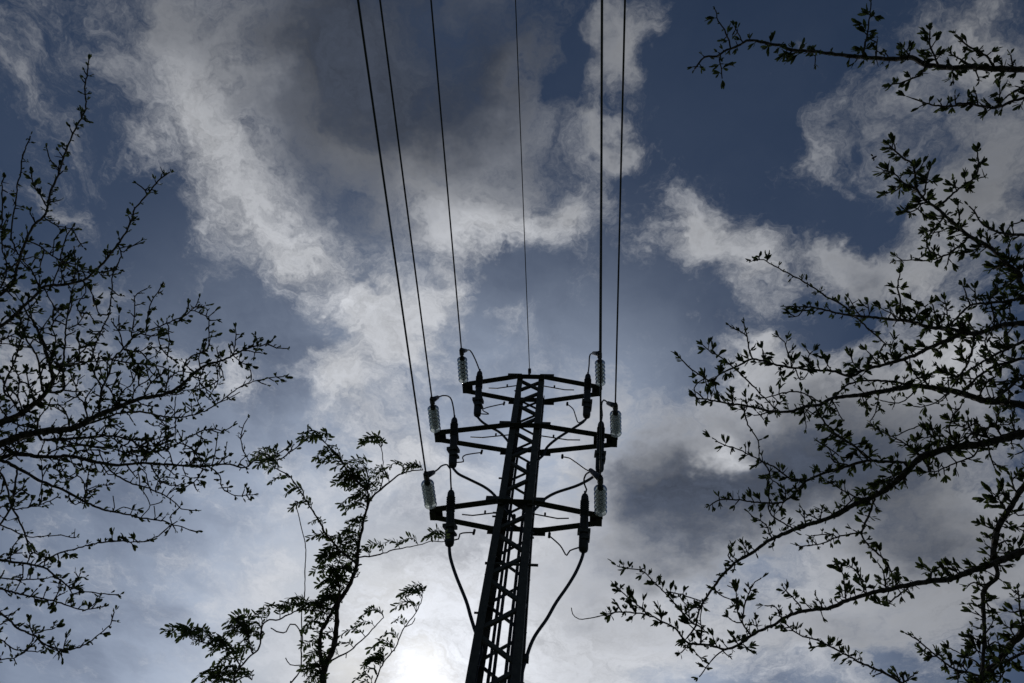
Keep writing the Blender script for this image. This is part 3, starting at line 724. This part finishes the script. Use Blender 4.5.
  ("921 457 928 466", 1.4, 1, dict(leaf=1.3)), ("735 563 728 556 731 549", 1.4, 1, dict(leaf=1.4)), ("870 497 876 507", 1.4, 1, dict(leaf=1.5)), ("1024 433 1030 444 1022 452", 1.6, 1, dict(leaf=1.5)), ("749 555 744 546", 1.2, 1), ("948 449 962 440 985 428 1010 424", 1.7, 1, dict(leaf=1.3))],
 [("1085 530 1024 551 995 563 970.6 571 949.5 579 928.5 581.5 909 585 886 590 867 594 844 601.7 830 608 805.5 610.5 788 615.7 774 624.5 758 631.5 745.7 640 735 646.5 724.6 649 710.5 645.6 700 644 689.5 643.7 682.5 638.4 675.5 628 661.4 621 647 614.7 637 613 619 612 608 614", 6.5, 1.1), ("609 613.8 601.6 615.6 590 618 579 619 572.6 614 571.4 607.7", 1.1, .8, dict(leaf=0, jit=.2)),
  ("993 564 995 539 1002 519.6 1012.7 504 1024 486 1060 440", 5, 3.5, dict(leaf=1.1)), ("1012.7 504 1000.5 493 990 502", 2, 1.1, dict(leaf=1.8)), ("1006 512 998 497 994 494", 1.6, 1, dict(leaf=1.7)), ("997 530 983 525", 1.6, 1, dict(leaf=1.7)), ("996 541 986 536", 1.3, 1), ("1018 494 1012 482 1018 474", 1.8, 1, dict(leaf=1.7)), ("1003 519 1012 526 1026 532", 1.4, 1, dict(leaf=.5)),
  ("997 545 1008 540", 1.3, 1, dict(leaf=1.4)), ("994 552 1006 553 1012 548", 1.3, 1, dict(leaf=1.4)), ("1010 508 1018 515 1026 514", 1.3, 1, dict(leaf=.7)),
  ("909 587 895 598 886 605 877 602.6", 1.7, 1, dict(leaf=1.1)), ("751 635 742 623 737 608.7 736 591", 1.8, 1, dict(leaf=1.2)), ("742 622 745.7 601.7 754.5 582 760 579", 1.7, 1, dict(leaf=1.0)), ("740 624.5 730 619", 1.2, 1, dict(leaf=1.2)), ("781 619 775.6 607 768 606", 1.4, 1, dict(leaf=1.6)), ("802 610 795 600 784.4 589", 1.6, 1, dict(leaf=1.1)),
  ("846 600 844 579 839 566.5", 1.7, 1, dict(leaf=1.4)), ("865 594 858 573.5 850 566", 1.7, 1, dict(leaf=1.4)), ("824 609 817 598", 1.3, 1, dict(leaf=1.4)), ("886 590 884 574 880 566", 1.8, 1, dict(leaf=1.8)), ("895 588 898 578", 1.4, 1, dict(leaf=1.6)), ("930 581 932 570 926 568", 1.6, 1, dict(leaf=1.7)), ("949 579 948 568", 1.4, 1, dict(leaf=1.7)), ("960 575 952 566", 1.4, 1, dict(leaf=1.5)), ("868 593 860 584", 1.3, 1, dict(leaf=1.5)),
  ("701 644 701 628 693 624 679 608.5 665 593 651 578.7 642 571 628 568 617.5 566", 2, 1, dict(leaf=.95)), ("665 592 679 593.6 696.6 600 704 601", 1.2, 1.2, dict(leaf=.9)), ("690 622 688 608 682 600", 1.3, 1, dict(leaf=1.8)), ("703 603 700 621 704 630", 1.2, 1, dict(leaf=.9)), ("647 613 635 603 624.5 594.5 617.5 587.5", 1.7, 1, dict(leaf=1.1)),
  ("663 621 660 613", 1.2, 1, dict(leaf=1.3)), ("621 612 618 607", 1.1, 1, dict(leaf=1.4)), ("636 613 632 608", 1.1, 1, dict(leaf=1.4)), ("689.5 645.5 702 660", 1, .8, dict(leaf=.2)), ("724 649 713 659 700 676", 1.4, .9, dict(leaf=.3)), ("690 643 682 652", 1.3, 1, dict(leaf=1.6)), ("718 648 714 640", 1.2, 1, dict(leaf=1.5)), ("738 645 733 636", 1.2, 1, dict(leaf=1.3)), ("740 643 750 650", 1.2, 1), ("758 631 756 622", 1.2, 1, dict(leaf=1.3)), ("722 649 727 655", 1.3, 1, dict(leaf=1.6))],
 [("995 563 997 577 984.6 589 983 608.7 984.6 626 984.6 644 983 661.5 980 690", 4, 2.6, dict(leaf=1.4)), ("983 610 974 603 968 604", 1.5, 1, dict(leaf=1.7)), ("983 618 976 612", 1.3, 1, dict(leaf=1.6)), ("984 630 973 626", 1.5, 1, dict(leaf=1.6)), ("984 645 974 638 966 637", 1.5, 1, dict(leaf=1.7)), ("984 636 992 624", 1.3, 1, dict(leaf=1.3)), ("983 655 974 648", 1.5, 1, dict(leaf=1.7)),
  ("984 650 995 642 1001 645", 1.5, 1, dict(leaf=1.5)), ("985 588 974 582 968 586", 1.6, 1, dict(leaf=1.7)), ("985 600 991 608", 1.2, 1)],
 [("1085 560 1024 631.6 1013 642 998.7 661.5 984.6 675.5 974 690", 6, 5, dict(leaf=1.4)), ("1050 640 1024 652.7 1009 660 998 664", 3, 2, dict(leaf=1.2)), ("1024 631 1020 608 1018 590", 2, 1.1, dict(leaf=1.8)), ("1016 640 1010 628 1006 626", 1.6, 1, dict(leaf=1.7)), ("1019 612 1010 612", 1.4, 1, dict(leaf=1.6)),
  ("984 677 970 673 956.5 670 939 658 926.6 647.5 916 638.6 907 634", 2.2, 1.1, dict(leaf=1.0)), ("978 668 976 662 953 650", 1.4, .9, dict(leaf=.2)), ("955 669 952 662", 1.3, 1, dict(leaf=1.9)), ("968 674 962 664 964 660", 1.4, 1, dict(leaf=1.8)), ("998 662 990 650 988 640", 1.6, 1, dict(leaf=1.6)), ("1000 660 1004 672 998 682", 1.5, 1, dict(leaf=1.4)), ("958 671 958 682", 1.4, 1, dict(leaf=1.8)),
  ("936 656 926 656", 1.3, 1, dict(leaf=1.4)), ("952 668 950 656 946 654", 1.3, 1, dict(leaf=1.3)), ("984 676 990 684", 1.4, 1, dict(leaf=1.6))],
 [("985 705 930 700 902 683 882.7 672 861.6 663 844 653.6 830 646.5 816 639.5 800 635 788 626", 3, 1.1, dict(leaf=1.1)), ("902 683 913 676", 1.5, 1, dict(leaf=1.6)), ("900 682 896 672", 1.4, 1, dict(leaf=1.5)), ("822 643 818 646", 1.3, 1, dict(leaf=1.8)), ("790 628 784 628", 1.2, 1, dict(leaf=1.8))],
]
plant(RT, R_LIMBS, joiner(RTP, .45))

# ---- left tree --------------------------------------------------------------
LT = Tree('fine_twigged_tree', (-4.4, 2.8, 0), 'fine twigged tree with tiny young leaves spreading in from the left edge of the view', 'tree', 4.5, LEAF_B, BARK, tufts(5.3, 3.3, 6.2, .40))
LTP = [(-4.4, 2.8, -.05), (-4.45, 2.8, 1.4), (-4.3, 2.75, 3.0), (-4.6, 2.7, 4.4), (-4.9, 2.6, 5.2), (-5.2, 2.4, 5.8)]
trunk_tube(LT, LTP, .15, .02)
def lt(e=22, l=15): return dict(tw=(e, l))
L_LIMBS = [
 [("-50 352 0 326 17.6 312 35 295.5 44 286.7 67 284 82.6 280.5 95 271 105.5 259.7 119.5 242 130 224.5 135 208.7 147.6 194.6 158 181.4 169 172.6", 3.6, 1.1, dict(tw=(34, 12))), ("118 246 121 256 112.5 275.5 111.6 290 109 314 100 333 95 345.6 91 360", 1.2, 1.3, lt(20, 12)), ("121 253 139 242", 1.2, .9),
  ("40.5 289 31.6 270 24.6 263", 1.5, 1), ("53 285 61.5 261 70 254", 1.4, 1, lt(20, 12)), ("74 284 75.6 265 74 250", 1.2, .9), ("65 284 61 270", 1.2, 1), ("44 287 50 300 58 312", 1.2, 1, lt(16, 12)), ("82 280 90 290 95 302 98 312", 1.2, 1, lt(16, 10)), ("96 271 105 276 118 274", 1, .9), ("84 280 86 292 80 300", 1, .9)],
 [("-40 322 0 294.6 12 284 16.7 270 19 259.7 26 240 33 226 45.7 214 50 193 58 175 61.5 163.7 68.6 144.4 77.4 125 84.4 112.7 86 102 84.4 88 87 75.8 88 65", 3, 1, dict(tw=(48, 9))), ("47.5 207 40.5 196.4 33.4 184 31.6 177", 1.3, .9), ("60 170 50 160 46.6 148", 1.2, .9), ("35 222.8 30 212", 1.1, .9),
  ("26 240 38.7 245.6 52.7 256 68.6 265 82.6 272 90 272", 1.4, 1, lt(16, 12)), ("44 218 58 226 74 229", 1.2, .9), ("53 255 54.5 240 58 235", 1.1, .9), ("60 260 65 240 72 228 76 236 82 246", 1.4, .9, dict(leaf=1.2)), ("19 259 28 268 33 262", 1.1, .9), ("20 256 28 234", 1, .9)],
 [("-35 300 17.6 262 17.6 254 11.4 237 12.3 219 15.8 201.6 17.6 184 21 172.5 22 158.4 26.4 146 30 137", 1.8, 1), ("17.6 252 5 245.6 -5 240", 1.3, 1), ("-10 300 4 282 6 262 2 248 4 225", 1.5, 1, lt(14, 10)), ("-12 260 -4 236 2 222 2 182", 1.4, 1, dict(leaf=.8))],
 [("-60 440 0 422.7 21 414 35 403 45.7 393 52.7 379 45.7 351 37 328 26 312 23 304", 8.5, 1.2, lt(12, 17)), ("44 392 42 390 37.8 358 26.4 340 21 322.7 17.6 314", 2.2, 1.2, lt(14, 15)), ("46 392 63 390 63 368 65 347 66 328 68.6 308.7 73 287.6", 2.4, 1.1, lt(14, 14)), ("21 412 12 400 3.5 388 14 363 19.3 345.6 23 332", 2, 1.1, lt(14, 13)),
  ("-10 346 10 336 23 331", 1.3, 1), ("-10 343 12 344", 1.1, .9), ("36 402 30 388 26 372", 1.6, 1, lt(14, 12)), ("50 385 60 372 72 360 82 352 92 340", 1.6, 1, lt(14, 13)), ("23 412 18 396 20 380 16 372", 1.5, 1, lt(13, 12)), ("54 372 50 360 56 340 52 326 58 316", 1.4, 1, lt(13, 12)), ("66 330 80 322 86 312 92 318", 1.2, .9, lt(14, 10)), ("8 417 0 408 -6 396", 1.6, 1, lt(12, 12))],
 [("-60 456 0 444 17.6 437 44 431.5 70 429 88 421 100 414 114 408.7 132 401.6 143 398 165 394 183 383.7 197 371 209 364 221 361 235.5 354 249.5 347.7 263.6 345 272.4 339.8", 8.5, 1.1, lt(14, 16)), ("233.7 354 236 334.5 235.5 329", 1.3, .9), ("233.7 356 244 364 250 366", 1.2, .9, dict(leaf=1.4)),
  ("98 415 102 390 109 373.7 112.5 359.6 123 349 132 338.5 146 330.6 158 327 175.7 319.5 188 313.4 195 306.4 198.5 299.3", 2.2, 1, dict(tw=(16, 14))), ("192 310 209 317 212.6 313.4", 1.2, .9), ("209 317 209 325.7 209 343", 1.2, 1), ("146 331 149.4 307 154.7 296.4 160 289", 1.3, .9), ("131 338 135 310 135 296.4 144 290", 1.3, .9), ("104 379 97 363 92 350", 1.2, 1, lt(14, 11)),
  ("102 390 90 366 79 361 66 366", 1.4, 1, lt(13, 13)), ("112 360 105.5 360.5 90 362", 1.2, 1, lt(13, 12)), ("112 360 133.6 363 158 366 172 372", 1.6, 1.1, lt(13, 13)), ("158 327 160 345 168 356", 1.1, .9, dict(leaf=1.2)), ("168 324 169 342 167 358", 1.1, .9, dict(leaf=1.1)), ("183 384 186 361 205.6 350 209 343", 1.5, 1, lt(13, 11)), ("215 363 218 380 212 392", 1.2, .9, lt(14, 9)), ("205 366 199 385 206 396", 1.1, .9, lt(14, 9)), ("221 361 217 350", 1.1, .9),
  ("165 394 168 380 178 372 186 372", 1.4, 1, lt(11, 11)), ("143 398 150 384 160 376", 1.4, 1, lt(11, 12)), ("132 402 136 388 148 380", 1.4, 1, lt(12, 11)), ("114 408 122 392 132 384 137 372", 1.5, 1, lt(13, 11)), ("174 390 190 390 200 384", 1.3, 1, lt(11, 10)), ("88 421 84 404 76 394 78 380", 1.6, 1, lt(12, 14)), ("70 429 66 412 58 404", 1.5, 1, lt(12, 12)), ("120 407 112 392 116 380", 1.3, 1, lt(13, 11)), ("123 349 120 334 112 322", 1.2, 1, lt(14, 11)), ("123 350 140 352 150 346 158 352", 1.2, .9, lt(13, 10))],
 [("70 430 100 420 120 413 143 412 164 416.6 185 416.6 204.4 411 218.4 403.4 229 394.6 243 385.8 260.6 379.7 279 377", 2.4, .9, dict(tw=(30, 9))), ("240 388 251 380 249.5 368", 1.2, .9), ("193 414 191 404", 1.1, .9, dict(leaf=1.5)), ("218 404 240 392", .9, .7, dict(leaf=0)), ("202 411 197 399", 1.1, .9, dict(leaf=1.4)), ("174 417 175.6 398", 1, .9), ("164 417 158 426 150 424", 1, .9), ("176 417 175 438", 1, .9, dict(leaf=.7)), ("216 404 210 396 206 390", 1.2, .9, dict(leaf=1.3))],
 [("40 440 80 438 110 436 130 440 150 452 174.5 445.6 187 437.7 199 432.4 211.4 429 222 430.7 231 427", 2.6, 1, lt(13, 13)), ("130 440 146 440 160 438 168 436", 1.3, 1, lt(12, 10)), ("110 436 124 446 140 448", 1.4, 1, lt(12, 12)), ("60 440 90 446 118 450 140 456", 1.6, 1.1, lt(12, 12)), ("150 452 164 440 166 424", 1.1, .9, lt(13, 8)), ("95 437 105 426 118 424", 1.3, 1, lt(12, 12))],
 [("-55 468 0 458 17.6 454 44 457 70 456 93 461.4 119.5 465 146 463 173 465 190 466 208 466 225.5 464 241 467.5 248 466.7 253.6 461.4 266 460 279 459 292 451 301 444 307 433.6", 4.2, 1, dict(tw=(17, 12))), ("250 464 243 449 241 435 245 422.7", 1.2, .9), ("208 467 220 475.4 222 488 235 495 252 495", 1.3, .9), ("206 465 188.5 447 176 442", 1.3, 1, lt(14, 9)), ("205 464 196 452 184 444", 1.2, 1), ("224 464 226 447", 1.2, .9), ("212 465 216 448 217 439", 1.2, .9, dict(leaf=1.3)),
  ("150 464 162 482 176 486", 1.3, .9, lt(16, 8)), ("204 467 194 482 182 488", 1.2, .9, lt(14, 8)), ("173 465 168 450 160 446", 1.3, 1, lt(12, 9)), ("190 466 198 446 200 440", 1.3, 1, dict(leaf=1.6)), ("146 463 152 450 162 444", 1.2, 1, lt(12, 9)), ("120 465 128 452 142 450", 1.3, 1, lt(12, 10)), ("44 457 60 448 80 446 98 448", 1.5, 1, lt(11, 12)), ("70 456 84 450 108 452", 1.4, 1, lt(12, 12)), ("160 465 158 478 168 484", 1.1, .9, dict(leaf=1.2)), ("182 466 186 476 194 478", 1.1, .9), ("93 461 88 474 86 492 82 500", 1.2, .9, dict(leaf=1.1)), ("60 457 58 470 66 478 74 474", 1.2, .9, lt(13, 8)), ("70 456 74 466 84 470", 1.1, .9, lt(13, 8)),
  ("20 455 14 446 22 440", 1.6, 1, lt(10, 12)), ("100 462 108 474 116 474", 1.2, 1)],
 [("98 462 103.7 463 114 473.7 130 482.5 149.4 488.6 167 496.4 179 507 181 508.6 192.6 510.5", 1.8, .9, dict(leaf=.6)), ("140 485 138 470", 1, .9), ("149 488 146 474 140 468", 1.1, .9), ("167 496 176 486 184 484", 1.1, .9, dict(leaf=1.3)), ("155 490 160 478 172 478", 1.1, .9), ("180 507 170 518 172 524", 1.2, 1)],
 [("-45 452 0 460 17.6 468 42 481.4 65 491 84.4 501.6 105.5 510.4 126.6 514 140.6 517.5 163.5 521 171.4 524.5 182 527 196 531.7", 3.6, .8, dict(leaf=.45)), ("171 525 158 536 140.6 542 119.5 541 98.4 543 79 548 58 554 45.7 560.5 40 564", 1.1, 1.4, dict(leaf=.9)), ("115 511 113 496", 1, .5, dict(leaf=0)), ("115 511 124 507 135 510", 1, .7, dict(leaf=.3)), ("142 517 150 505 144 493", 1, .7, dict(leaf=.1)), ("150 505 159 503", .9, .7, dict(leaf=.2)), ("155 519 154 506", .9, .6, dict(leaf=0)), ("67 493 70 501 76 505 82 500", 1.1, .9, dict(leaf=1.3)), ("84 501 90 492 96 488", 1.1, .9), ("86 497 84 484 78 476 66 482 56 480", 1.1, .9, dict(leaf=1.2)), ("84 490 98 486 108 485", 1, .9), ("42 481 46 470 56 466", 1.1, .9), ("42 481 40 494", 1, .8)],
 [("-25 455 2 475 10.5 503 17.6 517.5 26.4 538.6 29 552.6", 2, 1.4, dict(leaf=.5)), ("17.6 469 13 496 10.5 508.7 0 524.5 -12 536", 1.8, 1.6, dict(leaf=.7)), ("11 510 35 506 52 500 58 496", 1.2, .9, lt(12, 8)), ("-6 523 8 528 23 535 37 537 58 535 74 537.7", 1.3, .7, dict(leaf=.35)), ("26 538 37 552", 1, .8, dict(leaf=.3)), ("13 496 22 490 28 494", 1.2, 1, dict(leaf=2)), ("4 482 0 494 -4 500", 1.3, 1, dict(leaf=2)), ("8 510 2 506 -4 512", 1.2, 1, dict(leaf=2)), ("12 500 18 503 24 500", 1.1, 1, dict(leaf=1.5))],
 [("-45 556 0 560.5 23 563 44 567.6 54.5 575.5 68.6 586 79 590 96.7 593 118 594.6", 2.8, .7, dict(leaf=.9)), ("70 588 76 582 80 574", 1.2, .9, dict(leaf=2)), ("10 561 12 548 18 540", 1.2, .9, dict(leaf=1.6)), ("28 563 32 552 40 556", 1.2, .9, dict(leaf=2)), ("23 563 22 578 16 590", 1.2, .9, dict(leaf=.8)), ("-8 579 0 578 26.4 579.7 53 577", 1.3, .9, dict(leaf=.9)), ("60 580 58 592 54 600", 1.2, .9, dict(leaf=1.4)), ("68 586 72 594 78 594", 1.2, .9, dict(leaf=2)), ("44 567 46 556", 1.1, .9, dict(leaf=1.4)), ("5 560 16 552", 1.1, .9)],
 [("-45 575 0 588.5 26.4 595.5 53 600.8 74 608 88 609.6 102 607", 2.2, 1, dict(leaf=1.0)), ("55 600 58 596 64 593", 1.1, .9), ("30 596 36 590", 1.1, .9, dict(leaf=2)), ("88 609 96 602", 1.1, .9, dict(leaf=2.2)), ("45 599 45 593", 1, .9), ("70 606 71 600", 1, .9, dict(leaf=1.6))],
 [("-45 590 0 613 17.6 628 35 636 44 644 67 650 82.6 645.6 100 634 110.7 624.5 112.5 617.5", 2.2, .9, dict(leaf=.85)), ("31.6 635 40 632 54.5 628", 1, .8), ("35 636 45.7 648", 1.2, .9, dict(leaf=.6)), ("35 637 28 646", .8, .6, dict(leaf=0)), ("47 646 58 651", .9, .7, dict(leaf=.2)), ("6 618 12 614", 1, .9), ("8 620 -2 626", 1, .9), ("34 636 30 626", 1, .9, dict(leaf=1.5)), ("64 650 65 642", 1, .9, dict(leaf=1.5))],
 [("-40 622 0 639.5 14 649 37 652", 1.6, .8, dict(leaf=.5)), ("-20 664 0 659.7 14 658 24.6 652 32 645", 1.2, .8, dict(leaf=.8))],
]
plant(LT, L_LIMBS, joiner(LTP, .6))

# ---- sapling with feathery leaves -------------------------------------------
WIND = Vector((-.9, .42, 0)).normalized()
def frond(t, p, size, big=1.0):
    # one pinnate leaf: an arched stalk blown over by the wind, its paired leaflets trailing
    up = Vector((0, 0, 1)); back = Vector((0, -1, 0))
    d = (WIND * U(-.15, .6) + up * U(.4, .9) + back * U(.3, .9) + Vector((U(-.3, .3), 0, 0))).normalized()
    e = (WIND * U(.7, 1.2) - up * U(.25, .95) - back * U(0, .3)).normalized()
    n_ = 13; q = p.copy(); pts = [q.copy()]
    for i in range(n_):
        f = (i / (n_ - 1)) ** .9; v = d.lerp(e, f).normalized(); q = q + v * size / n_; pts.append(q.copy())
    t.leaves.tube(pts, [size * .015 * (1.2 - .7 * i / n_) for i in range(n_ + 1)], 3, False)
    pl = (d.cross(e) + Vector((U(-.6, .6), U(-.6, .6), U(-.6, .6)))).normalized()
    for i in range(2, n_ + 1):
        dv = (pts[i] - pts[i - 1]).normalized()
        inner = pl.cross(dv)
        if inner.dot(e - d) < 0: inner = -inner
        for sgn in (-1, 1):
            if rnd() < .06: continue
            w = (pl * sgn * U(.5, 1.0) + inner * U(-.5, .75) + dv * .5 + WIND * .1)
            l_ = size * U(.22, .32) * (1 - .35 * abs(i / n_ - .55)) * big
            t.leaves.leaf(pts[i], w, dv.cross(w), l_, l_ * U(.26, .36), .12)
    dv = (pts[-1] - pts[-2]); t.leaves.leaf(pts[-1], dv, pl, size * .24, size * .09, .12)
def fronds(gap, ln_px):
    def go(t, P3, px, dens, w0):
        acc_ = U(.2, .8) * gap
        for i in range(1, len(P3)):
            acc_ += math.dist(px[i][:2], px[i - 1][:2]); last = i == len(P3) - 1
            if acc_ < gap / dens and not last: continue
            acc_ = U(-.3, .3) * gap; k = px[i][2] / FPX
            for _ in range(2 if last else (1 if rnd() < .6 else 2)):
                frond(t, P3[i], ln_px * k * U(.65, 1.15))
    return go
SP = Tree('feathery_sapling', (-.98, 2.62, 0), 'slender sapling with windblown feathery leaves left of the pylon', 'sapling', 3.2, LEAF_C, TWIG, fronds(11.0, 26))
SPT = [(-.98, 2.62, -.03), (-.97, 2.58, 1.0), (-.96, 2.52, 2.0), (-.95, 2.48, 2.75)]
trunk_tube(SP, SPT, .035, .02)
def spj(p): return Vector(SPT[-1])
def clump(cx, cy, rx, ry, n_): return (cx, cy, rx, ry, n_)
S_LIMBS = [
 [("325 740 323.7 683 325 668 332 652 335 640 337 618 338 603 345 593 352 579 357 564 358 550 361 534.5 364 518.7 367.5 508 368.6 502 378 491.6 389 483 399.7 474.5 412.6 471 423 470", 7.5, 1.0, dict(leaf=.75)),
  ("325 668 320 655 319.5 647 321 633 327 621 336 604", 4, 3, dict(leaf=.6)), ("367.5 506 367.5 491.6 358 482 350 476.6 346 468 337.4 455 329 446.5 322 440", 2.2, 1, dict(leaf=1.25)), ("367 494 368.6 478.7 365 468", 1.5, 1), ("378 491.6 382.5 481 382.5 453 380 446", 1.3, .8, dict(leaf=.45)),
  ("353.8 562 345 554 338 548.5 327.5 536 318.7 520 308 503 297.6 487 290 476.6 281.6 471 273 466", 2.4, 1.1, dict(leaf=.62)), ("359 557 376.7 555.6 392.5 550 410 546.8 422 544 429.4 541.5 445 541.5", 1.6, .7, dict(leaf=.8)), ("352 579 357 577 360 572", 1.2, .8, dict(leaf=0)), ("338 604 340 590 336 575 340 560", 2, 1.2, dict(leaf=1.5))],
 [("330 661 346.8 652.6 359 643 368 634 376.7 624.5 383.7 617.5", 1.8, .9, dict(leaf=.85)), ("346 653 346 658", .9, .7, dict(leaf=0))],
 [("340 790 365 712 378.4 673.7 385.4 659.7 396 647 403 629.8 413.6 615.7 420.6 603 422 594", 2.2, .9, dict(leaf=.75)), ("405 627 412 624 415 618", .9, .7, dict(leaf=0))],
 [("270 800 235.6 690 241 666.7 253 654 260 645.6 263.7 623 279.5 619 297 611 309.4 609.6 328.7 614", 2.4, 1.2, dict(leaf=1.1)), ("241 666.7 230 651 213 645.6 190 638", 1.5, .9, dict(leaf=1.2)), ("253 654 248 640 246 628", 1.4, .9, dict(leaf=1.3)), ("238 680 246 676 252 680", 1.2, .9, dict(leaf=1.4)), ("232 694 224 690 218 684", 1.1, .9)],
 [("280 780 290 690 291.8 682.5 300.6 668.5 301 647 300.6 633 295 624.5 290 624.5 286.5 631.5 279.5 632.4 270.7 628", 1.9, 1.1, dict(leaf=0, jit=.25)), ("301 650 302.5 640 301.5 615.7 304.5 596 305 570 305.5 546.8 301 525.7 295 501", 1.3, .8, dict(leaf=0, jit=.2)), ("299 666 290 665 285.7 658", 1, .7, dict(leaf=0)), ("303.5 672 304 664", .9, .7, dict(leaf=0))],
]
# dense clumps of fronds where the shoots crowd
S_CLUMPS = [(345, 574, 15, 16, 26), (360, 535, 12, 10, 12), (325, 676, 12, 9, 14), (364, 508, 9, 8, 9), (345, 470, 12, 10, 8), (336, 620, 12, 12, 14), (246, 640, 16, 10, 14), (212, 645, 16, 7, 8), (372, 480, 9, 8, 6), (276, 456, 7, 4, 4),
            (390, 655, 10, 9, 6), (370, 673, 12, 8, 7), (235, 676, 9, 6, 5), (310, 600, 12, 6, 5), (421, 589, 7, 6, 4), (350, 488, 10, 8, 6)]
def sap():
    for li, limb in enumerate(S_LIMBS):
        SP.begin()
        for k, br in enumerate(limb):
            kw = dict(br[3]) if len(br) > 3 else {}
            pts = parse(br[0])
            if k == 0 and li != 1: kw['join'] = spj(None); kw['d0'] = 3.2 + (li - 2) * .05
            SP.grow(pts, br[1], br[2], **kw)
        for cx, cy, rx, ry, n_ in S_CLUMPS:
            near = [q for q in SP.nodes if abs(q[0] - cx) < rx * 1.6 and abs(q[1] - cy) < ry * 1.6]
            own = {0: (345, 360, 325, 364, 336, 372, 276, 350), 2: (390, 370, 421), 3: (246, 212, 235, 310)}.get(li, ())
            if cx not in own: continue
            for _ in range(int(n_ * .75)):
                q = random.choice(near) if near else (cx, cy, 3.2, .002)
                p = at(q[0] + U(-2, 2), q[1] + U(-2, 2), q[2] + U(-.03, .03))
                frond(SP, p, U(15, 25) * 3.2 / FPX)
        SP.end()
sap()

# ------------------------------------------------------------------ a small insect in flight
bp = at(874, 157.5, 2.6)
bee = tag(empty('flying_insect', bp), 'tiny dark insect flying in open sky above the right tree', 'insect')
m = MB()
m.lathe([(.0004, -.0075), (.0024, -.006), (.0033, -.003), (.0028, -.0005), (.0016, .0004), (.0028, .0018), (.0030, .0036), (.0016, .005), (.0022, .0058), (.0020, .0075), (.0006, .0086)], 12)
M0 = Matrix.Rotation(math.radians(80), 4, 'X'); m.v = [M0 @ v for v in m.v]
m.build('body', INSECT, bee, True)
for b_ in bee.children: b_.location = (0, 0, 0)
for sx in (-1, 1):
    m = MB(); m.leaf(Vector((sx * .002, 0, .002)), Vector((sx, .35, .3)), Vector((0, 0, 1)), .011, .0045, .05)
    w = m.build('wing', INSECT, bee); w.location = (0, 0, 0)
bee.rotation_euler = (0, 0, math.radians(60))
